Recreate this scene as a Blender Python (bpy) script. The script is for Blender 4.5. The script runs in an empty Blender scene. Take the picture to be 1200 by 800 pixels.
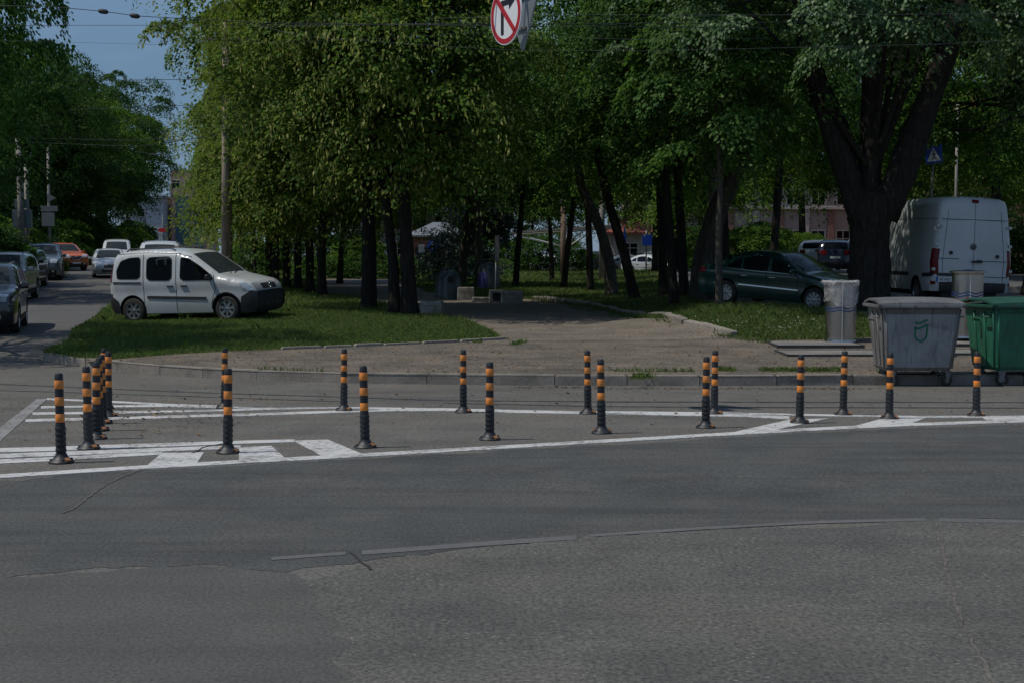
import bpy, bmesh, math, random
import numpy as np
from mathutils import Vector, Matrix, Euler
from mathutils.geometry import delaunay_2d_cdt

SC = bpy.context.scene
COL = SC.collection
RNG = np.random.default_rng(7)
random.seed(7)
R = math.radians

# ------------------------------------------------------------------ camera
CAM_H = 1.70
FPX = 1200 * 50 / 36.0                    # focal length in photo pixels (50 mm on 36 mm)
PITCH = math.atan(100 / FPX)              # horizon sits on photo row 300
cd = bpy.data.cameras.new('Camera')
cam = bpy.data.objects.new('Camera', cd)
COL.objects.link(cam)
cd.lens = 50
cd.sensor_width = 36
cd.clip_start = 0.1
cd.clip_end = 3000
cam.location = (0, 0, CAM_H)
cam.rotation_euler = (math.pi / 2 - PITCH, 0, 0)
SC.camera = cam

# ------------------------------------------------------------------ sky and sun
SUN_EL = R(61)
SUN_AZ = (-0.97, -0.22)                   # horizontal direction towards the sun
S = Vector((SUN_AZ[0] * math.cos(SUN_EL), SUN_AZ[1] * math.cos(SUN_EL), math.sin(SUN_EL))).normalized()
W = bpy.data.worlds.new('World')
SC.world = W
W.use_nodes = True
wn, wl = W.node_tree.nodes, W.node_tree.links
wn.clear()
wo = wn.new('ShaderNodeOutputWorld')
bg = wn.new('ShaderNodeBackground')
sky = wn.new('ShaderNodeTexSky')
sky.sky_type = 'NISHITA'
sky.sun_disc = False
sky.sun_elevation = SUN_EL
sky.sun_rotation = math.atan2(SUN_AZ[0], SUN_AZ[1])
sky.air_density = 1.0
sky.dust_density = 0.25
sky.ozone_density = 2.2
# thin uneven cloud over the blue
tc = wn.new('ShaderNodeTexCoord')
mp = wn.new('ShaderNodeMapping')
mp.inputs['Scale'].default_value = (2.0, 2.0, 7.0)
nz = wn.new('ShaderNodeTexNoise')
nz.inputs['Scale'].default_value = 2.2
nz.inputs['Detail'].default_value = 6
cr = wn.new('ShaderNodeValToRGB')
cr.color_ramp.elements[0].position = 0.48
cr.color_ramp.elements[1].position = 0.78
cr.color_ramp.elements[1].color = (0.55, 0.55, 0.55, 1)
mx = wn.new('ShaderNodeMixRGB')
mx.inputs['Color2'].default_value = (2.9, 3.4, 3.9, 1)
wl.new(tc.outputs['Generated'], mp.inputs['Vector'])
wl.new(mp.outputs['Vector'], nz.inputs['Vector'])
wl.new(nz.outputs['Fac'], cr.inputs['Fac'])
wl.new(cr.outputs['Color'], mx.inputs['Fac'])
# grey-blue bank of thin cloud low over the horizon
sp = wn.new('ShaderNodeSeparateXYZ')
mr = wn.new('ShaderNodeMapRange')
mr.inputs['From Min'].default_value = 0.12
mr.inputs['From Max'].default_value = 0.5
mr.inputs['To Min'].default_value = 0.85
mr.inputs['To Max'].default_value = 0.0
bank = wn.new('ShaderNodeMixRGB')
bank.inputs['Color2'].default_value = (0.95, 1.75, 2.9, 1)
wl.new(tc.outputs['Generated'], sp.inputs['Vector'])
wl.new(sp.outputs['Z'], mr.inputs['Value'])
wl.new(mr.outputs['Result'], bank.inputs['Fac'])
wl.new(sky.outputs['Color'], bank.inputs['Color1'])
wl.new(bank.outputs['Color'], mx.inputs['Color1'])
wl.new(mx.outputs['Color'], bg.inputs['Color'])
bg.inputs['Strength'].default_value = 0.15
wl.new(bg.outputs['Background'], wo.inputs['Surface'])
sd = bpy.data.lights.new('Sun', 'SUN')
sun = bpy.data.objects.new('Sun', sd)
COL.objects.link(sun)
sd.energy = 3.9
sd.angle = R(0.53)
sd.color = (1.0, 0.94, 0.84)
sun.rotation_euler = (-S).to_track_quat('-Z', 'Y').to_euler()
sun.location = (0, 0, 40)
SC.view_settings.view_transform = 'Standard'
SC.view_settings.look = 'None'
SC.view_settings.exposure = -0.45
SC.view_settings.gamma = 1
SC.view_settings.use_curve_mapping = False
SC.render.engine = 'CYCLES'
SC.cycles.max_bounces = 6
SC.cycles.transparent_max_bounces = 8
SC.cycles.use_denoising = True

# ------------------------------------------------------------------ helpers
def tag(o, label=None, cat=None, group=None, kind=None):
    if label: o['label'] = label
    if cat: o['category'] = cat
    if group: o['group'] = group
    if kind: o['kind'] = kind
    return o

def empty(name, loc=(0, 0, 0), rot=(0, 0, 0), label=None, cat=None, group=None):
    o = bpy.data.objects.new(name, None)
    o.empty_display_size = 0.3
    COL.objects.link(o)
    o.location = loc
    o.rotation_euler = rot
    return tag(o, label, cat, group)

def copy_tree(o, parent=None):
    c = o.copy()
    COL.objects.link(c)
    if parent is not None:
        c.parent = parent
    for ch in [k for k in o.children]:
        copy_tree(ch, c)
    return c

def link_mesh(name, me, mat, parent=None, smooth=False):
    o = bpy.data.objects.new(name, me)
    COL.objects.link(o)
    for m in (mat if isinstance(mat, (list, tuple)) else [mat]):
        me.materials.append(m)
    if smooth:
        me.polygons.foreach_set('use_smooth', np.ones(len(me.polygons), dtype=bool))
    if parent is not None:
        o.parent = parent
    return o

def fast_mesh(name, verts, nside):
    """verts (n*nside,3): every consecutive nside vertices form one face"""
    verts = np.asarray(verts, dtype=np.float32).reshape(-1, 3)
    n = len(verts)
    nf = n // nside
    me = bpy.data.meshes.new(name)
    me.vertices.add(n)
    me.vertices.foreach_set('co', verts.ravel())
    me.loops.add(n)
    me.loops.foreach_set('vertex_index', np.arange(n, dtype=np.int32))
    me.polygons.add(nf)
    me.polygons.foreach_set('loop_start', np.arange(0, n, nside, dtype=np.int32))
    me.polygons.foreach_set('loop_total', np.full(nf, nside, dtype=np.int32))
    me.update(calc_edges=True)
    return me

class MB:
    """collects simple shapes into one mesh"""
    def __init__(s):
        s.v = []; s.f = []
    def add(s, vs, fs):
        k = len(s.v)
        s.v += [tuple(v) for v in vs]
        s.f += [tuple(i + k for i in f) for f in fs]
        return s
    def box(s, c, size, rot=None, bev=0.0, taper=1.0):
        bm = bmesh.new()
        bmesh.ops.create_cube(bm, size=1)
        for v in bm.verts:
            t = taper if v.co.z > 0 else 1.0
            v.co = Vector((v.co.x * size[0] * t, v.co.y * size[1] * t, v.co.z * size[2]))
        if bev > 0:
            bmesh.ops.bevel(bm, geom=list(bm.edges), offset=bev, segments=2, affect='EDGES', profile=0.7)
        M = Matrix.Translation(c)
        if rot is not None:
            M = M @ (rot if isinstance(rot, Matrix) else Euler(rot).to_matrix().to_4x4())
        bm.transform(M)
        bm.verts.index_update()
        s.add([v.co[:] for v in bm.verts], [[v.index for v in f.verts] for f in bm.faces])
        bm.free()
        return s
    def tube(s, pts, rad, n=8, cap=True):
        pts = [Vector(p) for p in pts]
        if not isinstance(rad, (list, tuple, np.ndarray)):
            rad = [rad] * len(pts)
        rings = []
        up = None
        for i, p in enumerate(pts):
            d = (pts[min(i + 1, len(pts) - 1)] - pts[max(i - 1, 0)]).normalized()
            if up is None:
                up = d.orthogonal().normalized()
            up = (up - d * up.dot(d))
            up = up.normalized() if up.length > 1e-6 else d.orthogonal().normalized()
            b = d.cross(up)
            rings.append([p + (up * math.cos(a) + b * math.sin(a)) * rad[i] for a in [2 * math.pi * k / n for k in range(n)]])
        vs = [v for r in rings for v in r]
        fs = []
        for i in range(len(pts) - 1):
            for k in range(n):
                a, b2 = i * n + k, i * n + (k + 1) % n
                fs.append((a, b2, b2 + n, a + n))
        if cap:
            fs.append(tuple(range(n))[::-1])
            fs.append(tuple((len(pts) - 1) * n + k for k in range(n)))
        return s.add(vs, fs)
    def lathe(s, prof, n=24, M=None, cap=True):
        """prof [(r,z)...] about z"""
        vs = []
        for r, z in prof:
            for k in range(n):
                a = 2 * math.pi * k / n
                v = Vector((r * math.cos(a), r * math.sin(a), z))
                vs.append(M @ v if M is not None else v)
        fs = []
        for i in range(len(prof) - 1):
            for k in range(n):
                a, b = i * n + k, i * n + (k + 1) % n
                fs.append((a, b, b + n, a + n))
        if cap:
            fs.append(tuple(range(n))[::-1])
            fs.append(tuple((len(prof) - 1) * n + k for k in range(n)))
        return s.add(vs, fs)
    def prism(s, poly, thick, M=None):
        """poly in local xy, extruded in +z by thick"""
        n = len(poly)
        vs = [Vector((x, y, 0)) for x, y in poly] + [Vector((x, y, thick)) for x, y in poly]
        if M is not None: vs = [M @ v for v in vs]
        fs = [tuple(range(n))[::-1], tuple(range(n, 2 * n))]
        for k in range(n):
            fs.append((k, (k + 1) % n, (k + 1) % n + n, k + n))
        return s.add(vs, fs)
    def build(s, name, mat, parent=None, smooth=False, auto=None):
        me = bpy.data.meshes.new(name)
        me.from_pydata(s.v, [], s.f)
        bm = bmesh.new(); bm.from_mesh(me)
        bmesh.ops.recalc_face_normals(bm, faces=bm.faces)
        if auto is not None:
            for e in bm.edges:
                if len(e.link_faces) == 2 and e.calc_face_angle(0) > auto:
                    e.smooth = False
            smooth = True
        bm.to_mesh(me); bm.free()
        me.update()
        return link_mesh(name, me, mat, parent, smooth)

# pixel -> world
CA, SA = math.cos(PITCH), math.sin(PITCH)
def ray(px, py):
    u = (px - 600) / FPX; v = (400 - py) / FPX
    return (u, CA + v * SA, -SA + v * CA)
def at(px, py, Y):
    d = ray(px, py); t = Y / d[1]
    return Vector((d[0] * t, Y, CAM_H + d[2] * t))

# ------------------------------------------------------------------ terrain
def _smooth_interp(xs, zs, sig):
    g = np.arange(-20, 420, 0.25)
    z = np.interp(g, xs, zs)
    k = int(sig * 4 / 0.25)
    w = np.exp(-0.5 * (np.arange(-k, k + 1) * 0.25 / sig) ** 2); w /= w.sum()
    zp = np.pad(z, k, mode='edge')
    return g, np.convolve(zp, w, mode='valid')
GC = _smooth_interp([-20, 9.5, 11.8, 13.7, 17.2, 20, 22.2, 24, 29, 35, 45, 60, 100, 150, 400],
                    [0, 0, -.02, -.07, -.178, -.27, -.345, -.345, -.29, -.2, -.05, .08, .30, .55, 1.2], 0.8)
GL = _smooth_interp([-20, 9.5, 11.8, 13.7, 17.2, 20, 22.2, 24, 29, 35, 60, 79, 95, 140, 400],
                    [0, 0, -.02, -.07, -.178, -.27, -.345, -.345, -.31, -.2, .30, .66, .93, 1.45, 2.2], 0.8)
def sstep(x, a, b):
    t = np.clip((x - a) / (b - a), 0, 1)
    return t * t * (3 - 2 * t)
def gz(x, y):
    x = np.asarray(x, float); y = np.asarray(y, float)
    u = x + 0.24 * y
    w = 1 - sstep(u, -3.0, 7.0)
    return np.interp(y, *GL) * w + np.interp(y, *GC) * (1 - w)
def pz(x, y):
    """park / pavement surface, a kerb higher than the road, with the lawn mound"""
    x = np.asarray(x, float); y = np.asarray(y, float)
    u = x + 0.24 * y
    b = 0.10 * sstep(y, 27.5, 35) * sstep(u, -1.6, 2.0)
    b = b + 0.42 * sstep(x / np.maximum(y, 1), 0.06, 0.17) * sstep(y, 28.5, 37)
    b = b + 0.03 * np.sin(x * 0.9 + 1) * np.sin(y * 0.7) * sstep(y, 28, 33)
    b = b - 0.22 * np.exp(-((x - 7.3) ** 2 + (y - 38.2) ** 2) / (2 * 2.3 ** 2))
    return gz(x, y) + 0.15 + b
def gpt(px, py, fn=gz):
    d = ray(px, py)
    ys = np.concatenate([np.arange(3, 60, 0.05), np.arange(60, 300, 0.5)])
    t = ys / d[1]
    f = CAM_H + d[2] * t - fn(d[0] * t, ys)
    i = np.where(f <= 0)[0]
    i = i[0] if len(i) else len(ys) - 1
    if i > 0:
        k = f[i - 1] / (f[i - 1] - f[i] + 1e-9)
        y = ys[i - 1] + k * (ys[i] - ys[i - 1])
    else:
        y = ys[0]
    x = d[0] * y / d[1]
    return Vector((x, y, float(fn(x, y))))
def gxy(px, py, fn=gz):
    p = gpt(px, py, fn); return (p.x, p.y)

def resample(pts, step, closed=True):
    out = []
    n = len(pts)
    for i in range(n if closed else n - 1):
        a = np.array(pts[i]); b = np.array(pts[(i + 1) % n])
        k = max(1, int(np.ceil(np.linalg.norm(b - a) / step)))
        for j in range(k):
            out.append(tuple(a + (b - a) * j / k))
    if not closed: out.append(tuple(pts[-1]))
    return out
def inside(poly, P):
    poly = np.asarray(poly); x, y = P[:, 0], P[:, 1]
    r = np.zeros(len(P), bool)
    n = len(poly)
    for i in range(n):
        x1, y1 = poly[i]; x2, y2 = poly[(i + 1) % n]
        c = ((y1 > y) != (y2 > y))
        with np.errstate(divide='ignore', invalid='ignore'):
            xx = (x2 - x1) * (y - y1) / (y2 - y1) + x1
        r ^= c & (x < xx)
    return r
def cdt(poly, grid):
    """triangulated polygon with interior points; returns (pts2d, tris)"""
    poly = [tuple(p) for p in poly]
    n = len(poly)
    pts = [Vector((p[0], p[1])) for p in poly]
    if grid is not None and len(grid):
        g = np.asarray(grid)
        g = g[inside(poly, g)]
        if len(g):   # keep off the outline
            pa = np.asarray(poly)
            keep = np.ones(len(g), bool)
            for q in pa:
                keep &= ((g[:, 0] - q[0]) ** 2 + (g[:, 1] - q[1]) ** 2) > 1e-4
            g = g[keep]
        pts += [Vector((float(a), float(b))) for a, b in g]
    r = delaunay_2d_cdt(pts, [], [list(range(n))], 1, 1e-6)
    return [(v.x, v.y) for v in r[0]], [tuple(f) for f in r[2]]
def ygrid(poly, near, far=None):
    p = np.asarray(poly)
    x0, y0 = p.min(0); x1, y1 = p.max(0)
    out = []
    y = y0
    while y < y1:
        st = near if y < 48 else (far or near * 4)
        xs = np.arange(x0, x1, st) + RNG.uniform(0, st * 0.3)
        out.append(np.stack([xs, np.full(len(xs), y)], 1))
        y += st
    return np.concatenate(out)
def skirt(bm, depth):
    be = [e for e in bm.edges if len(e.link_faces) == 1]
    for e in be: e.smooth = False
    r = bmesh.ops.extrude_edge_only(bm, edges=be)
    for v in r['geom']:
        if isinstance(v, bmesh.types.BMVert): v.co.z -= depth
def drape(name, poly, fn, dz, mat, step=0.5, kind='structure', far=None, parent=None, rag=0):
    poly = resample(poly, step if not rag else .12)
    if rag:
        g = np.random.default_rng(17); n = len(poly)
        j = np.cumsum(g.normal(0, rag * .5, (n, 2)), 0); j -= np.linspace(0, 1, n)[:, None] * j[-1]
        j = j - np.stack([np.convolve(np.pad(j[:, k], 12, mode='wrap'), np.ones(25) / 25, 'valid') for k in (0, 1)], 1) + g.normal(0, rag * .35, (n, 2))
        poly = [tuple(q) for q in np.array(poly) + j]
    v, f = cdt(poly, ygrid(poly, step, far))
    a = np.array(v)
    z = fn(a[:, 0], a[:, 1]) + dz
    me = bpy.data.meshes.new(name)
    me.from_pydata([(x, y, float(q)) for (x, y), q in zip(v, z)], [], f)
    bm = bmesh.new(); bm.from_mesh(me)
    for fc in bm.faces:
        if fc.normal.z < 0: fc.normal_flip()
    if 0 < dz < .05: skirt(bm, dz + .004)
    bm.to_mesh(me); bm.free()
    o = link_mesh(name, me, mat, parent, True)
    if kind: o['kind'] = kind
    return o
def ribbon_poly(pts, w):
    """polyline (world xy) -> polygon of width w (number or list)"""
    p = [Vector(q) for q in pts]
    if not isinstance(w, (list, tuple)): w = [w] * len(p)
    L, Rr = [], []
    for i in range(len(p)):
        d = (p[min(i + 1, len(p) - 1)] - p[max(i - 1, 0)]).normalized()
        nrm = Vector((-d.y, d.x))
        L.append(tuple(p[i] + nrm * w[i] / 2)); Rr.append(tuple(p[i] - nrm * w[i] / 2))
    return L + Rr[::-1]

# ------------------------------------------------------------------ materials
def nodes_of(name):
    m = bpy.data.materials.new(name)
    m.use_nodes = True
    n, l = m.node_tree.nodes, m.node_tree.links
    return m, n, l, n['Principled BSDF']
def mat(name, col, rough=0.6, metal=0.0, var=0.15, scale=6.0, bump=0.0, bscale=None, spec=0.5, coat=0.0, dirt=None, dirt_amt=0.5, stretch=(1, 1, 1)):
    m, n, l, b = nodes_of(name)
    tc = n.new('ShaderNodeTexCoord')
    mp = n.new('ShaderNodeMapping'); mp.inputs['Scale'].default_value = stretch
    l.new(tc.outputs['Object'], mp.inputs['Vector'])
    nz = n.new('ShaderNodeTexNoise')
    nz.inputs['Scale'].default_value = scale; nz.inputs['Detail'].default_value = 6; nz.inputs['Roughness'].default_value = 0.6
    l.new(mp.outputs['Vector'], nz.inputs['Vector'])
    r = n.new('ShaderNodeValToRGB')
    r.color_ramp.elements[0].position = 0.3; r.color_ramp.elements[1].position = 0.7
    r.color_ramp.elements[0].color = [max(0, c * (1 - var)) for c in col] + [1]
    r.color_ramp.elements[1].color = [min(1, c * (1 + var)) for c in col] + [1]
    l.new(nz.outputs['Fac'], r.inputs['Fac'])
    src = r.outputs['Color']
    if dirt:
        n2 = n.new('ShaderNodeTexNoise'); n2.inputs['Scale'].default_value = scale * 0.35; n2.inputs['Detail'].default_value = 8
        l.new(mp.outputs['Vector'], n2.inputs['Vector'])
        r2 = n.new('ShaderNodeValToRGB'); r2.color_ramp.elements[0].position = 0.42; r2.color_ramp.elements[1].position = 0.68
        r2.color_ramp.elements[1].color = (dirt_amt,) * 3 + (1,)
        l.new(n2.outputs['Fac'], r2.inputs['Fac'])
        mx = n.new('ShaderNodeMixRGB'); mx.inputs['Color2'].default_value = (*dirt, 1)
        l.new(r2.outputs['Color'], mx.inputs['Fac']); l.new(src, mx.inputs['Color1'])
        src = mx.outputs['Color']
    l.new(src, b.inputs['Base Color'])
    b.inputs['Roughness'].default_value = rough
    b.inputs['Metallic'].default_value = metal
    b.inputs['Specular IOR Level'].default_value = spec
    b.inputs['Coat Weight'].default_value = coat
    b.inputs['Coat Roughness'].default_value = 0.08
    if bump:
        nb = n.new('ShaderNodeTexNoise'); nb.inputs['Scale'].default_value = bscale or scale * 4; nb.inputs['Detail'].default_value = 5
        l.new(mp.outputs['Vector'], nb.inputs['Vector'])
        bp = n.new('ShaderNodeBump'); bp.inputs['Strength'].default_value = bump; bp.inputs['Distance'].default_value = 0.02
        l.new(nb.outputs['Fac'], bp.inputs['Height']); l.new(bp.outputs['Normal'], b.inputs['Normal'])
    return m

def ground_mat(name, c_lo, c_hi, agg=0.5, agg_scale=70, stain=(0.03, 0.03, 0.03), stain_amt=0.4, streak=0.0, warm=None, warm_amt=0.0, bump=0.5, rough=0.85, stain_scale=0.35, pebble=None, fine_hi=1.45):
    """asphalt, dusty pavement: world-scale blotches, streaks, aggregate speckle"""
    m, n, l, b = nodes_of(name)
    g = n.new('ShaderNodeNewGeometry')
    def noise(scale, detail=5, st=(1, 1, 1), rough=0.6):
        mp = n.new('ShaderNodeMapping'); mp.inputs['Scale'].default_value = st
        l.new(g.outputs['Position'], mp.inputs['Vector'])
        z = n.new('ShaderNodeTexNoise'); z.inputs['Scale'].default_value = scale; z.inputs['Detail'].default_value = detail
        z.inputs['Roughness'].default_value = rough
        l.new(mp.outputs['Vector'], z.inputs['Vector'])
        return z.outputs['Fac']
    def ramp(src, a, c, ca=(0, 0, 0), cb=(1, 1, 1)):
        r = n.new('ShaderNodeValToRGB')
        r.color_ramp.elements[0].position = a; r.color_ramp.elements[1].position = c
        r.color_ramp.elements[0].color = (*ca, 1); r.color_ramp.elements[1].color = (*cb, 1)
        l.new(src, r.inputs['Fac'])
        return r.outputs['Color']
    def mix(fac, a, c, mode='MIX'):
        x = n.new('ShaderNodeMixRGB'); x.blend_type = mode
        for k, v in (('Fac', fac), ('Color1', a), ('Color2', c)):
            if isinstance(v, (int, float)): x.inputs[k].default_value = v
            elif isinstance(v, tuple): x.inputs[k].default_value = (*v, 1)
            else: l.new(v, x.inputs[k])
        return x.outputs['Color']
    col = ramp(noise(1.3, 7), 0.33, 0.67, c_lo, c_hi)
    if warm:
        col = mix(ramp(noise(stain_scale * 1.7, 6), 0.45, 0.7, (0, 0, 0), (warm_amt,) * 3), col, warm)
    col = mix(ramp(noise(stain_scale, 7), 0.5, 0.72, (0, 0, 0), (stain_amt,) * 3), col, stain)
    if streak:
        col = mix(ramp(noise(1.0, 6, (0.22, 2.6, 1)), 0.48, 0.72, (0, 0, 0), (streak,) * 3), col, stain)
        col = mix(ramp(noise(1.0, 6, (0.15, 5.0, 1)), 0.55, 0.75, (0, 0, 0), (streak * 0.6,) * 3), col, c_hi)
    sp = noise(agg_scale, 3, rough=0.75)
    col = mix(agg, col, ramp(sp, 0.32, 0.68, (0.3, 0.3, 0.3), (fine_hi, fine_hi, fine_hi * 0.97)), 'MULTIPLY')
    if pebble:
        vo = n.new('ShaderNodeTexVoronoi'); vo.inputs['Scale'].default_value = pebble[0]
        l.new(g.outputs['Position'], vo.inputs['Vector'])
        lim = ramp(vo.outputs['Distance'], 0.12, 0.3, (pebble[2],) * 3, (0, 0, 0))
        lim = mix(1.0, lim, ramp(noise(2.5, 4), 0.45, 0.62), 'MULTIPLY')
        col = mix(lim, col, pebble[1])
    l.new(col, b.inputs['Base Color'])
    b.inputs['Roughness'].default_value = rough
    b.inputs['Specular IOR Level'].default_value = 0.3
    bp = n.new('ShaderNodeBump'); bp.inputs['Strength'].default_value = bump; bp.inputs['Distance'].default_value = 0.012
    l.new(sp, bp.inputs['Height']); l.new(bp.outputs['Normal'], b.inputs['Normal'])
    return m

def leaf_mat(name, cols, trans=0.4, tcol=(0.16, 0.24, 0.03), rough=0.6, spec=0.12):
    """cols: [(pos, colour)...] chosen per leaf"""
    m, n, l, b = nodes_of(name)
    g = n.new('ShaderNodeNewGeometry')
    r = n.new('ShaderNodeValToRGB')
    r.color_ramp.interpolation = 'LINEAR'
    e = r.color_ramp.elements
    e[0].position, e[0].color = cols[0][0], (*cols[0][1], 1)
    e[1].position, e[1].color = cols[-1][0], (*cols[-1][1], 1)
    for p, c in cols[1:-1]:
        k = e.new(p); k.color = (*c, 1)
    l.new(g.outputs['Random Per Island'], r.inputs['Fac'])
    oi = n.new('ShaderNodeObjectInfo')
    hs = n.new('ShaderNodeHueSaturation')
    mr = n.new('ShaderNodeMapRange'); mr.inputs['To Min'].default_value = 0.8; mr.inputs['To Max'].default_value = 1.2
    l.new(oi.outputs['Random'], mr.inputs['Value']); l.new(mr.outputs['Result'], hs.inputs['Value'])
    l.new(r.outputs['Color'], hs.inputs['Color'])
    l.new(hs.outputs['Color'], b.inputs['Base Color'])
    b.inputs['Roughness'].default_value = rough
    b.inputs['Specular IOR Level'].default_value = spec
    t = n.new('ShaderNodeBsdfTranslucent')
    mc = n.new('ShaderNodeMixRGB'); mc.inputs['Fac'].default_value = 0.55; mc.inputs['Color2'].default_value = (*tcol, 1)
    l.new(hs.outputs['Color'], mc.inputs['Color1']); l.new(mc.outputs['Color'], t.inputs['Color'])
    ms = n.new('ShaderNodeMixShader'); ms.inputs['Fac'].default_value = trans
    out = n['Material Output']
    l.new(b.outputs['BSDF'], ms.inputs[1]); l.new(t.outputs['BSDF'], ms.inputs[2]); l.new(ms.outputs['Shader'], out.inputs['Surface'])
    return m

def bark_mat(name, c0, c1, sc=1.0):
    m, n, l, b = nodes_of(name)
    tc = n.new('ShaderNodeTexCoord')
    mp = n.new('ShaderNodeMapping'); mp.inputs['Scale'].default_value = (9 * sc, 9 * sc, 1.6 * sc)
    l.new(tc.outputs['Object'], mp.inputs['Vector'])
    nz = n.new('ShaderNodeTexNoise'); nz.inputs['Scale'].default_value = 1.6; nz.inputs['Detail'].default_value = 8; nz.inputs['Roughness'].default_value = 0.7
    nz.inputs['Distortion'].default_value = 0.6
    l.new(mp.outputs['Vector'], nz.inputs['Vector'])
    r = n.new('ShaderNodeValToRGB'); r.color_ramp.elements[0].position = 0.35; r.color_ramp.elements[1].position = 0.65
    r.color_ramp.elements[0].color = (*c0, 1); r.color_ramp.elements[1].color = (*c1, 1)
    l.new(nz.outputs['Fac'], r.inputs['Fac']); l.new(r.outputs['Color'], b.inputs['Base Color'])
    b.inputs['Roughness'].default_value = 0.9; b.inputs['Specular IOR Level'].default_value = 0.15
    bp = n.new('ShaderNodeBump'); bp.inputs['Strength'].default_value = 0.9; bp.inputs['Distance'].default_value = 0.06
    l.new(nz.outputs['Fac'], bp.inputs['Height']); l.new(bp.outputs['Normal'], b.inputs['Normal'])
    return m
def glass_mat(name, col=(0.005, 0.007, 0.008), rough=0.03):
    return mat(name, col, rough, 0.0, 0.25, 1.5, spec=0.14)

M = {}
M['asphalt'] = ground_mat('asphalt', (.108, .104, .093), (.146, .140, .125), agg=0.8, agg_scale=34, stain=(.060, .058, .056), stain_amt=.55, streak=.25, warm=(.16, .132, .105), warm_amt=.4, pebble=(28, (.19, .18, .165), .55))
M['coarse'] = ground_mat('coarse_asphalt', (.088, .089, .081), (.126, .124, .113), agg=0.8, agg_scale=40, stain=(.056, .057, .055), stain_amt=.7, streak=.3, warm=(.15, .135, .112), warm_amt=.5, stain_scale=.5, bump=1.0, pebble=(24, (.22, .205, .185), .7))
M['lane'] = ground_mat('lane_asphalt', (.064, .067, .0645), (.084, .0875, .083), agg=0.7, agg_scale=42, stain=(.046, .048, .048), stain_amt=.8, streak=.75, warm=(.112, .104, .092), warm_amt=.6, bump=0.6, stain_scale=.55, pebble=(34, (.15, .147, .138), .5))
M['smoothpatch'] = ground_mat('smooth_asphalt', (.078, .077, .072), (.096, .095, .088), agg=0.6, agg_scale=50, stain=(.062, .062, .063), stain_amt=.5, streak=.45, warm=(.11, .098, .085), warm_amt=.4, bump=0.35)
M['street'] = ground_mat('street_asphalt', (.085, .084, .083), (.11, .108, .105), agg=.25, agg_scale=40, stain=(.065, .065, .066), stain_amt=.4, streak=.2, bump=.2)
M['pavement'] = ground_mat('dusty_pavement', (.102, .090, .075), (.19, .161, .129), agg=.9, agg_scale=20, stain=(.060, .054, .047), stain_amt=.75, streak=.55, warm=(.20, .158, .115), warm_amt=.6, bump=1.0, stain_scale=.6, pebble=(13, (.27, .22, .165), .75))
M['path'] = ground_mat('park_path', (.125, .109, .091), (.20, .172, .141), agg=.8, agg_scale=18, stain=(.08, .07, .06), stain_amt=.5, streak=.2, warm=(.21, .17, .13), warm_amt=.6, bump=.6, stain_scale=.5)
M['soil'] = ground_mat('lawn_soil', (.045, .045, .020), (.085, .075, .040), agg=.6, agg_scale=18, stain=(.03, .038, .014), stain_amt=.5, warm=(.12, .098, .062), warm_amt=.5, bump=.8, stain_scale=.7)
M['kerb'] = ground_mat('kerb_stone', (.20, .18, .155), (.32, .29, .25), agg=.4, agg_scale=35, stain=(.085, .078, .068), stain_amt=.6, warm=(.16, .13, .10), warm_amt=.4, stain_scale=1.5, bump=.5)
M['tar'] = mat('tar_seam', (.055, .054, .052), .7, 0, .3, 3)
M['crack'] = ground_mat('sand_filled_crack', (.11, .102, .09), (.145, .132, .115), agg=.8, agg_scale=30, stain=(.06, .06, .055), stain_amt=.9, stain_scale=4)
M['darkcrack'] = mat('dark_crack', (.022, .022, .022), .9, 0, .4, 8)
def paint_mat(name, c, wear_lo, wear_hi, under):
    m, n, l, b = nodes_of(name)
    g = n.new('ShaderNodeNewGeometry')
    z = n.new('ShaderNodeTexNoise'); z.inputs['Scale'].default_value = 16; z.inputs['Detail'].default_value = 8; z.inputs['Roughness'].default_value = .75
    z2 = n.new('ShaderNodeTexNoise'); z2.inputs['Scale'].default_value = 1.6; z2.inputs['Detail'].default_value = 3
    l.new(g.outputs['Position'], z.inputs['Vector']); l.new(g.outputs['Position'], z2.inputs['Vector'])
    ad = n.new('ShaderNodeMath'); ad.operation = 'MULTIPLY_ADD'; ad.inputs[1].default_value = .45
    l.new(z2.outputs['Fac'], ad.inputs[0]); l.new(z.outputs['Fac'], ad.inputs[2])
    r = n.new('ShaderNodeValToRGB'); r.color_ramp.elements[0].position = wear_lo; r.color_ramp.elements[1].position = wear_hi
    r.color_ramp.elements[0].color = (*c, 1); r.color_ramp.elements[1].color = (*under, 1)
    l.new(ad.outputs[0], r.inputs['Fac']); l.new(r.outputs['Color'], b.inputs['Base Color'])
    b.inputs['Roughness'].default_value = .7
    return m
M['paint'] = paint_mat('road_paint', (.52, .52, .50), .70, .90, (.11, .105, .098))
M['oldpaint'] = paint_mat('worn_road_paint', (.26, .255, .245), .66, .9, (.10, .097, .092))
M['fadedpaint'] = paint_mat('faded_road_paint', (.125, .124, .119), .55, .85, (.095, .092, .088))

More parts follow.
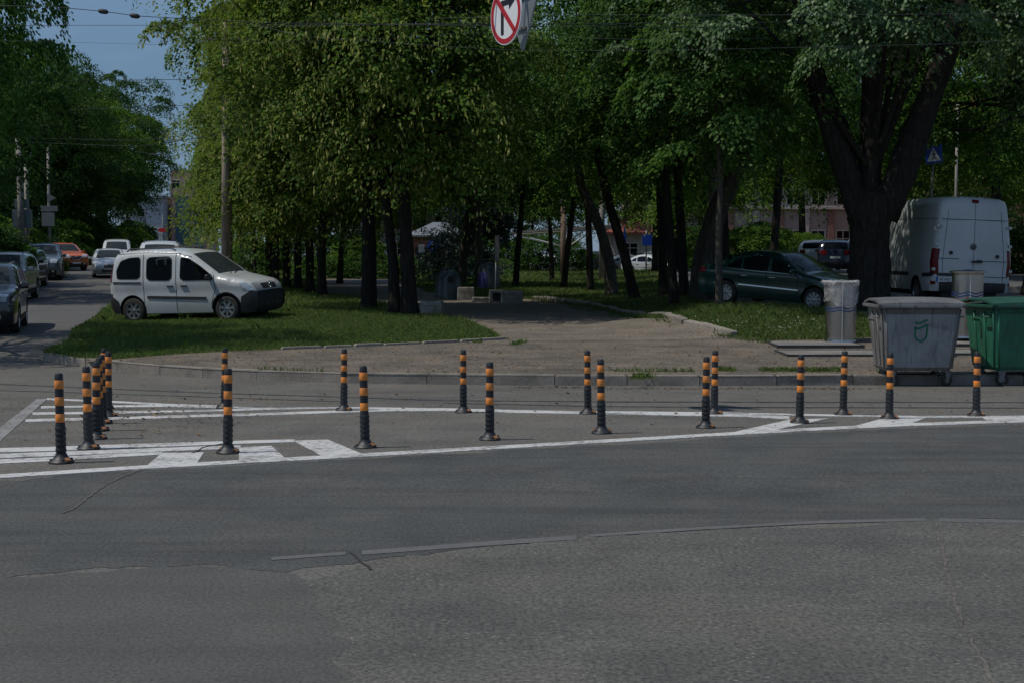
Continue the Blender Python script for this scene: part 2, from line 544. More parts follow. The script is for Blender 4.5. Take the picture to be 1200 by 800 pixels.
# ------------------------------------------------------------------ ground sheets
def ground_sheet():
    xs = np.concatenate([[-900, -500, -250, -140, -90, -70, -55], np.arange(-45, 45, .75), [48, 60, 80, 120, 200, 350, 600, 900]])
    ys = np.concatenate([[-200, -80, -30, -10, 0, 3], np.arange(5, 48, .5), np.arange(48, 130, 3), [140, 160, 200, 260, 340, 500, 800, 1500]])
    X, Y = np.meshgrid(xs, ys)
    Z = gz(X, np.clip(Y, -20, 400))
    v = np.stack([X, Y, Z], -1).reshape(-1, 3)
    nx = len(xs)
    f = [(j * nx + i, j * nx + i + 1, (j + 1) * nx + i + 1, (j + 1) * nx + i) for j in range(len(ys) - 1) for i in range(nx - 1)]
    me = bpy.data.meshes.new('road')
    me.from_pydata([tuple(map(float, p)) for p in v], [], f)
    o = link_mesh('road', me, M['asphalt'], None, True)
    o['kind'] = 'structure'
ground_sheet()

def bisect_street(u, y0, y1, step):
    return [(u - .24 * y, y) for y in np.arange(y0, y1, step)]
KERB_PX = [(1400, 450), (1200, 450.5), (1000, 451), (820, 452), (650, 451.5), (500, 450), (400, 448.5), (300, 445.5), (237, 442.5), (187, 439), (137, 434.5), (100, 430), (76, 426.5)]
KERB = [(40.0, gxy(1400, 450)[1])] + [gxy(*p) for p in KERB_PX]
KERB += [(-9.05, 27.4), (-9.22, 28.2), (-9.3, 29.2), (-9.6, 30.8)] + [gxy(85, 397), gxy(112, 379), gxy(131, 361)]
yk = KERB[-1][1]; uk = KERB[-1][0] + .24 * yk
KERB += [(uk - .24 * y, y) for y in np.arange(yk + 6, 101, 6)]
PARK = KERB + [(-24.5, 102), (60, 102), (60, KERB[0][1])]
drape('park_ground', PARK, pz, 0.0, M['soil'], .6, far=2.5)
# front pavement
SIDE_BACK = [(100, 424.5), (140, 421), (200, 416), (300, 411), (380, 408), (450, 405), (540, 401), (596, 397.5)]
SIDE_BACK_R = [(850, 393), (905, 399.5), (960, 399), (1010, 397), (1080, 390), (1200, 386)]
side_poly = KERB[0:13]
sb = [gxy(*p, pz) for p in SIDE_BACK] ; sbr = [gxy(*p, pz) for p in SIDE_BACK_R]
def inset(pts, d):
    return pts
SIDE = [(x, y + .13) for x, y in KERB[:13]] + sb + sbr + [(30.0, 32.0)]
drape('pavement', SIDE, pz, .012, M['pavement'], .5, rag=.03)
PATH = [gxy(*p, pz) for p in [(590, 401), (572, 388), (545, 376), (505, 368.5), (470, 362), (420, 349), (380, 345), (372, 336), (385, 326), (420, 323), (455, 326), (500, 343), (560, 349), (625, 352), (690, 361), (760, 374), (858, 397)]]
drape('park_path', PATH, pz, .018, M['path'], .5, rag=.06)
# parking strip to the right of the lawn and street beyond the park
PARKING = [(5.2, 41.5), (6.6, 37.0), (8.0, 34.2), (9.2, 31.8), (40, 31.6), (59, 60), (12, 101), (8, 72)]
drape('parking_area', PARKING, pz, .03, M['street'], 1.0, far=3)
# left street overlay and verge
LS = [(uk - .05 - .24 * y, y) for y in np.arange(34, 101, 4)]
drape('left_street', LS + [(x - 9.2, y) for x, y in LS[::-1]], gz, .004, M['street'], 1.0, far=3)
LV = [(uk - 9.4 - .24 * y, y) for y in np.arange(30, 150, 5)]
FV = [(-20, 102), (-21, 140), (-27, 180), (-40, 300), (-140, 300), (-110, 180), (-80, 102)]
drape('far_verge', FV, gz, .03, M['soil'], 2.5, far=6)
drape('left_verge', LV + [(x - 28, y) for x, y in LV[::-1]], lambda x, y: gz(x, y) + .13, 0, M['soil'], 1.5, far=4)

# kerbs, laid stone by stone inside one mesh
def kerb_mesh(name, line, fn, top, low, wid, stone=1.0, jit=.012, gap=.006, side=1):
    pts = resample(line, stone, False)
    b = MB()
    rr = random.Random(3)
    for i in range(len(pts) - 1):
        a, c = Vector(pts[i]), Vector(pts[i + 1])
        d = (c - a); L = d.length
        if L < .12: continue
        d.normalize(); nrm = Vector((d.y, -d.x)) * side
        j1, j2 = rr.uniform(-jit, jit), rr.uniform(-jit, jit)
        a2 = a + d * gap + nrm * j1; c2 = c - d * gap + nrm * j1
        q = [a2, c2, c2 + nrm * wid, a2 + nrm * wid]
        bev = .025
        vs = []
        for p in q:
            z = float(fn(p.x, p.y)); vs.append((p.x, p.y, z + low))
        for p in q:
            z = float(fn(p.x, p.y)); vs.append((p.x, p.y, z + top - bev + j2 * .6))
        cx = sum((p for p in q), Vector((0, 0))) / 4
        for p in q:
            w = p + (cx - p).normalized() * bev * 1.3
            z = float(fn(p.x, p.y)); vs.append((w.x, w.y, z + top + j2 * .6))
        fs = [(0, 1, 5, 4), (1, 2, 6, 5), (2, 3, 7, 6), (3, 0, 4, 7), (4, 5, 9, 8), (5, 6, 10, 9), (6, 7, 11, 10), (7, 4, 8, 11), (8, 9, 10, 11)]
        b.add(vs, fs)
    o = b.build(name, M['kerb'])
    o['kind'] = 'structure'
    return o
KR = resample(KERB, .3, False)
kerb_mesh('kerb', KERB[:len(KERB) - 8], gz, .165, -.1, .16, 1.9, .01, side=1)
kerb_mesh('path_kerb', [gxy(*p, pz) for p in [(858, 395.5), (800, 381), (760, 372.5), (690, 359.5), (622, 351)]], pz, .13, -.1, .16, 1.1, .035, .03)
kerb_mesh('lawn_kerb', [gxy(*q, pz) for q in [(330, 410.5), (380, 408.5), (450, 405.5), (540, 401.5), (594, 398.5)]][::-1], pz, .06, -.1, .12, 1.2, .02, .02)
kerb_mesh('parking_kerb', [(9.2, 31.6), (14, 31.3), (30, 31)], pz, .14, -.1, .16, 1.4)
kerb_mesh('parking_far_kerb', [(11.5, 44.5), (20, 44.0), (40, 43)], pz, .16, -.1, .3, 1.4)

# ------------------------------------------------------------------ road patches and markings
FRONT = [(0, 558), (175, 547), (300, 540), (430, 533), (620, 522), (850, 508.5), (950, 503), (1060, 497.5), (1200, 493)]
lane = [(-700, 600), (-120, 566)] + FRONT + [(1330, 488.5), (1900, 482), (1900, 600), (1330, 605), (1200, 609), (1090, 608), (960, 611), (820, 619), (690, 629), (560, 642), (430, 655), (340, 668), (240, 660), (120, 668), (-120, 690), (-700, 720)]
drape('lane_surface', [gxy(x, y + (4 if i < 11 else 0)) for i, (x, y) in enumerate(lane)], gz, .0025, M['lane'], .5, rag=.05)
drape('smooth_patch', [gxy(*p) for p in [(-200, 692), (120, 670), (238, 663), (345, 672), (420, 700), (440, 740), (450, 800), (460, 860), (-200, 860)]], gz, .0022, M['smoothpatch'], .5, rag=.035)
drape('coarse_patch', [gxy(*p) for p in [(352, 672), (430, 658), (560, 644), (690, 631), (820, 621), (960, 613), (1090, 611), (1200, 612), (1330, 610), (1500, 860), (410, 860), (398, 790), (384, 740), (368, 700)]], gz, .0035, M['coarse'], .5, rag=.08)

def mark(name, polys, m='paint', dz=.0055):
    bmv, bmf = [], []
    for poly in polys:
        w = resample([gxy(*p) for p in poly], .3)
        v, f = cdt(w, ygrid(w, .4))
        k = len(bmv)
        a = np.array(v); z = gz(a[:, 0], a[:, 1]) + dz
        bmv += [(p[0], p[1], float(q)) for p, q in zip(v, z)]
        bmf += [tuple(i + k for i in t) for t in f]
    me = bpy.data.meshes.new(name)
    me.from_pydata(bmv, [], bmf)
    bm = bmesh.new(); bm.from_mesh(me)
    for fc in bm.faces:
        if fc.normal.z < 0: fc.normal_flip()
    skirt(bm, .008)
    bm.to_mesh(me); bm.free()
    o = link_mesh(name, me, M[m]); o['kind'] = 'structure'
    return o
def strip(pts, h0, h1=None):
    """image-space line with thickness in photo rows -> polygon on the ground"""
    h1 = h0 if h1 is None else h1
    n = len(pts)
    hs = [h0 + (h1 - h0) * i / (n - 1) for i in range(n)]
    return [(x, y - h / 2) for (x, y), h in zip(pts, hs)] + [(x, y + h / 2) for (x, y), h in list(zip(pts, hs))[::-1]]
EDGE = [(-60, 562)] + FRONT + [(1300, 489.5), (1880, 482.5)]
mark('edge_line_marking', [strip(EDGE[:5], 4.2, 4.0), strip(EDGE[4:7], 4.0, 3.4), strip(EDGE[6:], 3.6, 3.0)])
mark('island_line_marking', [
    strip([(-40, 528.5), (60, 526), (150, 522.5), (240, 519.6), (300, 517.5), (345, 516.3)], 5.2, 3.0),
    strip([(-40, 536), (60, 532), (150, 528.5), (235, 525), (282, 523.5)], 5.2, 3.6),
    strip([(-40, 542.5), (60, 538), (140, 533.5), (190, 531)], 5.2, 3.2),
    strip([(55, 467.3), (135, 470.8), (200, 474.2), (262, 476.2)], 1.8, 2.4),
    strip([(48, 477.2), (130, 476), (200, 475.4), (260, 477), (330, 478.6)], 2.6, 1.6),
    strip([(38, 484.6), (140, 483.2), (230, 481.5), (300, 479.6), (360, 478.2)], 2.8, 1.6),
    strip([(30, 492.6), (130, 490.2), (230, 487.2), (320, 484.8), (400, 482), (470, 480)], 3.2, 2.6),
    strip([(330, 478), (420, 477.6), (500, 479)], 1.6, 2.0),
    strip([(470, 480), (520, 479.6), (600, 481.8), (740, 484), (880, 487), (925, 489.3)], 3.0, 3.2),
    strip([(700, 482.2), (840, 483.8), (960, 486.2), (1080, 488.2), (1200, 488), (1290, 487.5)], 1.6, 2.2)])
mark('hatch_marking', [
    [(190, 530.5), (239, 530), (230, 544), (170, 547.5)],
    [(280, 524), (318, 522.3), (335, 537.5), (280, 541)],
    [(344, 516.2), (384, 515), (426, 532.5), (379, 535)],
    [(925, 491.5), (971, 490), (905, 504.5), (852, 508)],
    [(1035, 490), (1086, 489), (1068, 496), (1000, 499.5)],
    [(1150, 488.5), (1200, 487.5), (1250, 490), (1160, 493.6)]])
mark('stop_line_marking', [[(43, 467.5), (56, 467), (0, 517), (-40, 552), (-50, 536), (0, 501)]], 'oldpaint')
mark('faded_lane_marking', [strip([(318, 655), (405, 648.5)], 3.5), strip([(424, 648), (560, 638), (676, 630)], 5, 5), strip([(690, 628), (820, 619.5), (960, 612), (1085, 609)], 3, 3), strip([(1100, 609.5), (1200, 611.5), (1300, 612)], 4)], 'fadedpaint', .006)
def cracks(name, lines, m, dz=.0075, j=.008):
    rr = random.Random(11)
    polys = []
    bmv, bmf = [], []
    for pts, w in lines:
        g = resample([gxy(*p) for p in pts], .12, False)
        g = [(x + rr.uniform(-j, j), y + rr.uniform(-j, j)) for x, y in g]
        ws = [w * rr.uniform(.25, 1.2) for _ in g]
        rp = ribbon_poly(g, ws); n = len(g)
        k = len(bmv)
        for x, y in rp: bmv.append((x, y, float(gz(x, y)) + dz))
        for i in range(n - 1): bmf.append((k + i, k + i + 1, k + 2 * n - 2 - i, k + 2 * n - 1 - i))
    me = bpy.data.meshes.new(name); me.from_pydata(bmv, [], bmf)
    bm = bmesh.new(); bm.from_mesh(me)
    for fc in bm.faces:
        if fc.normal.z < 0: fc.normal_flip()
    skirt(bm, .0075)
    bm.to_mesh(me); bm.free()
    o = link_mesh(name, me, M[m]); o['kind'] = 'structure'
cracks('road_cracks', [([(1096, 611), (1103, 640), (1110, 668), (1119, 705), (1128, 735), (1150, 770), (1166, 805)], .022),
                       ([(166, 551), (138, 561), (112, 576), (88, 596), (74, 602)], .016),
                       ([(685, 630), (705, 645), (722, 664)], .010)], 'crack')
cracks('dark_road_cracks', [([(410, 648), (420, 656), (436, 668)], .014),
                            ([(262, 520), (240, 524), (226, 531)], .03)], 'darkcrack')
# old tram rails sunk in the asphalt behind the island
cracks('rail_seam', [([(-60, 447), (60, 452.5), (240, 460), (400, 465), (520, 469), (700, 470.5), (900, 471), (1260, 471.5)], .16),
                     ([(-60, 456), (60, 459), (240, 465), (400, 470.5)], .07),
                     ([(520, 472), (700, 476), (900, 477.2), (1260, 478)], .10)], 'tar', j=.003)
# ------------------------------------------------------------------ trees
M['bark_dark'] = bark_mat('dark_bark', (.014, .0125, .011), (.048, .042, .034))
M['bark_grey'] = bark_mat('grey_bark', (.05, .044, .036), (.13, .115, .095))
M['bark_poplar'] = bark_mat('furrowed_bark', (.012, .011, .0095), (.048, .042, .035), 1.2)
M['leaf_linden'] = leaf_mat('linden_leaves', [(0, (.036, .085, .016)), (.5, (.075, .15, .024)), (.85, (.125, .21, .034)), (1, (.19, .25, .042))], .45, (.22, .31, .035))
M['bract'] = leaf_mat('linden_bracts', [(0, (.26, .31, .07)), (.5, (.42, .44, .12)), (1, (.58, .56, .23))], .42, (.42, .45, .09))
M['leaf_maple'] = leaf_mat('maple_leaves', [(0, (.032, .088, .022)), (.5, (.068, .155, .034)), (.85, (.11, .21, .044)), (1, (.20, .28, .10))], .42, (.15, .30, .035), .6, .14)
M['leaf_poplar'] = leaf_mat('poplar_leaves', [(0, (.034, .078, .028)), (.5, (.065, .13, .045)), (.85, (.11, .18, .07)), (1, (.25, .31, .18))], .38, (.15, .26, .05), .5, .3)
M['leaf_dark'] = leaf_mat('street_tree_leaves', [(0, (.022, .062, .016)), (.5, (.042, .105, .022)), (.85, (.072, .15, .028)), (1, (.11, .19, .04))], .38, (.09, .21, .02))
M['leaf_bright'] = leaf_mat('locust_leaves', [(0, (.04, .095, .014)), (.5, (.075, .155, .022)), (.85, (.115, .205, .03)), (1, (.17, .25, .045))], .45, (.19, .33, .03))
M['leaf_spruce'] = leaf_mat('spruce_needles', [(0, (.06, .09, .075)), (.5, (.11, .145, .125)), (1, (.18, .22, .19))], .2)

def rad_of(p, B):
    return np.min([np.linalg.norm((p - b[:3]) / b[3:], axis=1) for b in B], axis=0)
def crown_verts(blobs, nspray, per, leaf, L, droop, seed, hang=.8, wide=.55, inner=.15, low=None, bract=0, tier=.8):
    """umbrella-like leaf clumps over a set of ellipsoids: returns (n*4,3) leaf corners and clump roots"""
    g = np.random.default_rng(seed)
    B = np.array(blobs, float)
    area = (B[:, 3] * B[:, 4] + B[:, 4] * B[:, 5] + B[:, 3] * B[:, 5])
    idx = g.choice(len(B), nspray * 4, p=area / area.sum())
    d = g.normal(size=(nspray * 4, 3)); d /= np.linalg.norm(d, axis=1)[:, None]
    d[:, 2] = np.where(d[:, 2] < -.8, -d[:, 2], d[:, 2])
    rad = np.where(g.random(nspray * 4) < inner, g.uniform(.35, .75, nspray * 4), g.uniform(.80, 1.08, nspray * 4))
    p = B[idx, :3] + d * B[idx, 3:] * rad[:, None]
    # boughs sit in loose tiers, staggered round the crown
    az = np.floor((np.arctan2(p[:, 1], p[:, 0]) / (2 * np.pi) + .5) * 9 + idx * .37)
    ph = (np.sin(az * 12.9898 + idx * 4.1) * 43758.5) % 1
    stp = 1.25 * L
    p[:, 2] += (((np.floor(p[:, 2] / stp + ph) + .5 - ph) * stp) - p[:, 2]) * tier
    deep = np.zeros(len(p), bool)
    for b in B:
        q = np.linalg.norm((p - b[:3]) / b[3:], axis=1)
        deep |= (q < .66) & (g.random(len(p)) > .10)
    if low is not None: deep |= p[:, 2] < low
    p, d = p[~deep][:nspray], d[~deep][:nspray]
    n = len(p)
    o = d * np.array([1, 1, .25]); o /= np.linalg.norm(o, axis=1)[:, None]
    ax = o * .55 + g.normal(0, .16, (n, 3)); ax[:, 2] += .85; ax /= np.linalg.norm(ax, axis=1)[:, None]
    e1 = np.cross(ax, np.cross(o, ax)); e1 = o - ax * (o * ax).sum(1)[:, None]; e1 /= np.linalg.norm(e1, axis=1)[:, None]
    e2 = np.cross(ax, e1)
    Ls = L * g.uniform(.45, 1.45, n)
    th = g.uniform(0, 2 * np.pi, (n, per)); r = np.sqrt(g.random((n, per))) * (1 + .25 * np.sin(th * 3 + g.uniform(0, 6, (n, 1))))
    ct, st = np.cos(th), np.sin(th) * wide * 1.4
    hgt = -droop * r ** 2 * .75 + g.normal(0, .055, (n, per)) - .12 * (g.random((n, per)) < .25)
    pos = p[:, None] + (e1[:, None] * ((r * ct + .25) * Ls[:, None])[..., None] + e2[:, None] * (r * st * Ls[:, None])[..., None] + ax[:, None] * (hgt * Ls[:, None])[..., None])
    rd = e1[:, None] * ct[..., None] + e2[:, None] * np.sin(th)[..., None]
    pos = pos.reshape(-1, 3); rd = rd.reshape(-1, 3)
    O = np.repeat(o, per, 0); A = np.repeat(ax, per, 0)
    k = len(pos)
    ld = rd * .55 + O * .25 + g.normal(0, .28, (k, 3)); ld[:, 2] -= hang
    ld /= np.linalg.norm(ld, axis=1)[:, None]
    nn = A * .9 + rd * .35 + g.normal(0, .30, (k, 3))
    sd_ = np.cross(ld, nn); sd_ /= np.linalg.norm(sd_, axis=1)[:, None] + 1e-9
    nn = np.cross(sd_, ld)
    sz = leaf * g.uniform(.65, 1.35, k)[:, None]
    wf = np.full((k, 1), .36)
    if bract:
        isb = (g.random(k) < bract * np.clip(r.reshape(-1) * 1.5, 0, 1.3) * np.repeat(g.uniform(.2, 1.8, n), per)) & (np.repeat(rad_of(p, B), per) > .7)
        dn = g.normal(0, .22, (k, 3)); dn[:, 2] -= 1; dn /= np.linalg.norm(dn, axis=1)[:, None]
        ld = np.where(isb[:, None], dn, ld); wf[isb] = .2; sz[isb] *= 1.1
        nn = np.where(isb[:, None], g.normal(0, 1, (k, 3)) + O, nn)
        sd_ = np.cross(ld, nn); sd_ /= np.linalg.norm(sd_, axis=1)[:, None] + 1e-9
        nn = np.cross(sd_, ld)
        pos = pos + np.where(isb[:, None], O * .05, 0)
        crown_verts.isb = isb
    m = pos + ld * sz * .48 + nn * sz * .07
    return np.stack([pos, m + sd_ * sz * wf, pos + ld * sz, m - sd_ * sz * wf], 1).reshape(-1, 3), p

def branch_mesh(mb, base, roots, centre, g, n=26, r0=.05):
    """limbs from the fork out to some of the sprays"""
    sel = roots[g.choice(len(roots), min(n, len(roots)), replace=False)]
    for q in sel:
        a = Vector(base) + Vector((0, 0, g.uniform(0, 1.0)))
        e = Vector(q)
        mid = a.lerp(e, .5) + Vector((g.normal(0, .25), g.normal(0, .25), .35 + g.normal(0, .2)))
        q1 = a.lerp(mid, .5) + Vector((g.normal(0, .1), g.normal(0, .1), .15))
        mb.tube([a, q1, mid, mid.lerp(e, .55), e], [r0, r0 * .8, r0 * .55, r0 * .35, r0 * .12], 5, False)

def trunk_into(mb, pts, radii, n=14, flare=1.35, seed=0):
    """bent tapered trunk with root flare and lumpy outline"""
    g = np.random.default_rng(seed)
    P = [Vector(p) for p in pts]
    out, rr = [], []
    for i in range(len(P) - 1):
        k = 5
        for j in range(k):
            t = j / k
            out.append(P[i].lerp(P[i + 1], t)); rr.append(radii[i] * (1 - t) + radii[i + 1] * t)
    out.append(P[-1]); rr.append(radii[-1])
    rr = [r * (1 + g.normal(0, .035)) for r in rr]
    rr[0] *= flare; rr[1] *= 1 + (flare - 1) * .35
    k0 = len(mb.v)
    mb.tube(out, rr, n, True)
    lump = g.normal(0, .05, n)
    for i in range(len(out)):
        for j in range(n):
            v = Vector(mb.v[k0 + i * n + j]); c = out[i]
            mb.v[k0 + i * n + j] = tuple(c + (v - c) * (1 + lump[j] + g.normal(0, .025)))

def make_tree(name, loc, label, trunk, radii, blobs, leafm, barkm, nspray=900, per=44, leaf=.16, L=1.1, droop=.55, hang=.8, wide=.55, seed=1, limbs=(), group=None, nb=26, rot=0, low=None, flare=1.35, cat='tree'):
    t = empty(name, loc, (0, 0, rot), label, cat, group)
    mb = MB()
    trunk_into(mb, trunk, radii, 16, flare, seed)
    for pts, rd in limbs: trunk_into(mb, pts, rd, 12, 1.0, seed + 5)
    lin_ = leafm == 'leaf_linden'
    v, roots = crown_verts(blobs, nspray, per, leaf, L, droop, seed, hang, wide, low=low, bract=.20 if lin_ else 0)
    g = np.random.default_rng(seed + 1)
    tops = [trunk[-1]] + [l[0][-1] for l in limbs]
    for tp in tops:
        branch_mesh(mb, tp, roots, None, g, max(5, nb // len(tops)), min(.09, max(.03, radii[-1] * .5)))
    mb.build('trunk', M[barkm], t, True)
    me = fast_mesh('crown', v, 4)
    link_mesh('crown', me, [M[leafm], M['bract']] if lin_ else M[leafm], t)
    if lin_: me.polygons.foreach_set('material_index', crown_verts.isb.astype(np.int32))
    return t
def tree_copy(src, loc, rot, sc, label, group=None, lean=(0, 0)):
    c = copy_tree(src)
    c.location = loc; c.rotation_euler = (lean[0], lean[1], rot); c.scale = (sc, sc, sc) if not isinstance(sc, tuple) else sc
    c['label'] = label
    if group: c['group'] = group
    return c

LIND = 'linden trees on the lawn beside the white van'
MAP = 'slender trees on the lawn by the path'
# linden A : trunk at (480,370)
def crown_blobs(R0, z0, h, n, seed, k=.5):
    g = random.Random(seed)
    out = [(0, 0, z0 + h * .5, R0 * .8, R0 * .8, h * .52)]
    for i in range(n):
        a = 2 * math.pi * i / n + g.uniform(-.3, .3)
        zz = z0 + h * g.uniform(.12, .85)
        rr = R0 * g.uniform(.5, .75)
        out.append((math.cos(a) * rr, math.sin(a) * rr, zz, R0 * k * g.uniform(.75, 1.2), R0 * k * g.uniform(.75, 1.2), h * .2 * g.uniform(.8, 1.3)))
    return out
p = gpt(480, 370, pz)
lin = make_tree('linden_tree', p, 'full linden with pale flower bracts, its trunk beside the nearest concrete block', [(0, 0, -.1), (-.04, 0, 1.2), (-.12, .05, 2.6), (-.2, .1, 4.2)], [.22, .19, .165, .13],
                crown_blobs(3.5, 3.4, 9.5, 14, 2, .5), 'leaf_linden', 'bark_dark', 150, 430, .12, 1.15, .9, .35, .8, 11, group=LIND, low=3.4, nb=34)
p2 = gpt(463, 369, pz)
make_tree('linden_tree', p2, 'dark slim linden trunk leaning against its thicker neighbour on the lawn', [(0, 0, -.1), (-.05, .1, 1.4), (-.25, .1, 3.2)], [.165, .145, .12],
          crown_blobs(2.2, 3.6, 7.0, 9, 5, .5), 'leaf_linden', 'bark_dark', 70, 360, .12, 1.05, .75, .35, .8, 12, group=LIND, low=3.4)
p3 = gpt(432, 363, pz)
make_tree('linden_tree', p3, 'linden with a thick straight trunk standing alone on the sunny grass', [(0, 0, -.1), (.02, 0, 1.5), (.0, .05, 3.0)], [.22, .20, .17],
          crown_blobs(2.9, 3.4, 9.0, 12, 8, .5) + [(-3.7, 0, 8.2, 2.0, 2.2, 2.5), (-2.6, .5, 7.4, 2.0, 2.0, 2.2)], 'leaf_linden', 'bark_dark', 160, 430, .12, 1.15, .75, .35, .8, 13, group=LIND, low=3.3)
lb = make_tree('linden_tree', gpt(378, 349, pz), 'linden behind the bonnet of the white van, darkest of its clump', [(0, 0, -.1), (-.03, 0, 1.6), (.05, .05, 3.6)], [.17, .15, .13],
               crown_blobs(3.1, 3.0, 9.5, 13, 21, .5), 'leaf_linden', 'bark_dark', 150, 360, .13, 1.15, .75, .35, .8, 14, group=LIND, low=3.0)
tree_copy(lb, gpt(363, 345, pz), 2.1, .95, 'linden with a ragged brown trunk in the clump behind the white van', LIND)
tree_copy(lb, gpt(349, 340, pz), 3.9, 1.0, 'linden in the middle of the shaded clump behind the white van', LIND)
tree_copy(lb, gpt(336, 338, pz), 5.0, .98, 'linden just behind the nose of the white van in deep shade', LIND)
tree_copy(lb, gpt(320, 330, pz), .8, 1.0, 'thin pale-barked linden seen over the bonnet of the white van', LIND)
# the linden over the van and utility pole: crown comes low
tree_copy(lb, (-9.3, 56, float(pz(-9.3, 56))), 2.9, 1.0, 'linden whose crown hangs low behind the round utility pole', LIND)
tree_copy(lb, (-11.3, 66, float(pz(-11.3, 66))), 4.4, .95, 'linden at the end of the park row nearest the street', LIND)
tree_copy(lb, (-15.2, 84, float(pz(-15.2, 84))), 1.3, .95, 'linden far along the street edge of the park', LIND)

# right-hand slender trees with leaning trunks
mp1 = make_tree('maple_tree', gpt(745, 352, pz), 'maple with a long dark trunk leaning left over the path lawn', [(0, 0, -.1), (-.35, 0, 1.4), (-.95, .05, 3.4), (-1.35, .1, 5.2)], [.185, .16, .14, .11],
                [(-1.6, 0, 7.6, 3.6, 3.6, 4.4)] + [(x - 1.2, y, z, r, r, r * .7) for x, y, z, r in [(2.6, -1.5, 5.0, 1.9), (-2.8, -1.8, 5.2, 1.9), (0, -3, 4.6, 1.9), (2.8, 1.4, 6.8, 2), (-3, 1, 7.2, 2), (0, 3, 6, 2), (1, -2.6, 8, 2.2), (-1.5, -2.6, 9.5, 2)]], 'leaf_maple', 'bark_dark', 170, 300, .115, .95, .7, .6, .65, 31, group=MAP, low=4.4)
mp2 = make_tree('maple_tree', gpt(718, 347, pz), 'maple with a thick scarred trunk bent to the left near the path kerb', [(0, 0, -.1), (-.12, 0, 1.2), (-.45, 0, 2.4), (-1.1, .05, 3.8), (-1.4, .1, 5.4)], [.215, .195, .18, .15, .12],
                crown_blobs(2.5, 4.3, 7.0, 10, 33, .52), 'leaf_maple', 'bark_grey', 105, 300, .115, .95, .6, .6, .65, 32, group=MAP, low=4.2)
mp3 = make_tree('maple_tree', gpt(790, 359, pz), 'slim straight maple in front of the dense dark trunks', [(0, 0, -.1), (-.1, 0, 1.6), (-.25, 0, 3.4), (-.3, 0, 5.2)], [.135, .12, .105, .085],
                crown_blobs(2.3, 4.0, 7.0, 10, 35, .52), 'leaf_maple', 'bark_dark', 95, 300, .115, .95, .6, .6, .65, 33, group=MAP, low=4.0)
mp4 = make_tree('maple_tree', gpt(843, 364, pz), 'thinnest maple, a slim trunk in front of the tail of the green sedan', [(0, 0, -.1), (-.03, 0, 1.6), (.0, 0, 3.4), (-.1, 0, 4.8)], [.095, .085, .075, .06],
                crown_blobs(2.0, 3.9, 5.5, 9, 37, .52), 'leaf_maple', 'bark_grey', 75, 300, .115, .9, .6, .6, .65, 34, group=MAP, low=3.9)
def mcopy(src, px, py, rot, sc, label, lean=(0, 0)):
    return tree_copy(src, gpt(px, py, pz), rot, sc, label, MAP, lean)
mcopy(mp3, 692, 342, 1.0, 1.05, 'maple with a pale sunlit trunk left of the bent thick one')
mcopy(mp3, 660, 339, 2.4, 1.0, 'maple whose dark trunk crosses the post of the white canopy', (0, -.08))
mcopy(mp3, 604, 338, 4.0, 1.0, 'maple standing behind the open concrete block beside the path', (0, -.05))
mcopy(mp2, 562, 338, 1.5, 1.0, 'stout leaning maple between the two bell-shaped bins')
mcopy(mp2, 541, 336, 2.0, .9, 'maple leaning left just behind the grey bell bin')
mcopy(mp3, 778, 349, 5.2, 1.15, 'broad dark maple trunk in the middle of the thicket')
mcopy(mp3, 802, 349, .4, 1.1, 'maple in the shaded thicket left of the green sedan')
mcopy(mp2, 815, 350, 3.2, 1.05, 'bent maple in the thicket closest to the tail of the green sedan')
mcopy(mp3, 398, 333, 3.0, 1.1, 'maple beside the crossing path far behind the lindens')
mcopy(mp3, 905, 330, 2.2, 1.3, 'straight maple behind the roof of the green sedan')
mcopy(mp3, 647, 331, 5.9, .9, 'small maple in the grass beneath the white canopy', (0, .03))

# the big old poplar by the containers
big = gpt(1023, 366, pz)
big.y += .4
make_tree('poplar_tree', big, 'huge old poplar with a furrowed trunk forking into three limbs behind the grey container',
          [(0, 0, -.2), (0, 0, 1.0), (.0, 0, 2.1), (.04, 0, 2.9)], [.55, .50, .50, .55],
          [(-2.2, .5, 9, 3.2, 3.4, 2.2), (1.8, -.5, 9.2, 3.6, 3.6, 2.4), (0, 0, 11.5, 4.6, 4.6, 3.2), (-3.4, -1, 7.3, 1.9, 2, 1.3), (4.6, -1.2, 7.6, 2.6, 2.4, 1.7), (5.6, .5, 6.3, 1.8, 2, 1.3), (.3, -2.6, 7.4, 2.2, 1.6, .9), (-.2, -2.2, 6.4, 1.0, 1.0, .8), (-4.6, 1.5, 8.2, 2.2, 2.2, 1.6), (2, 3.5, 8.6, 2.8, 2.8, 2), (5.2, 3, 8.6, 2.4, 2.4, 1.8), (-1.4, -2.2, 7.2, 1.4, 1.4, .9)],
          'leaf_poplar', 'bark_poplar', 300, 330, .11, .9, .6, .7, .65, 41,
          limbs=[([(-.2, 0, 2.35), (-.5, .05, 3.1), (-.88, .05, 4.2), (-1.38, .1, 5.7), (-1.95, .3, 7.8)], [.36, .33, .30, .26, .15]),
                 ([(.0, .1, 2.5), (.02, .15, 3.4), (.05, .2, 5.6), (.12, .3, 8.6)], [.34, .28, .25, .13]),
                 ([(.25, 0, 2.35), (.60, -.1, 3.15), (1.0, -.2, 4.35), (1.62, -.3, 6.15), (2.4, -.4, 8.6)], [.42, .38, .34, .29, .15])], flare=1.12, nb=40, low=5.1)
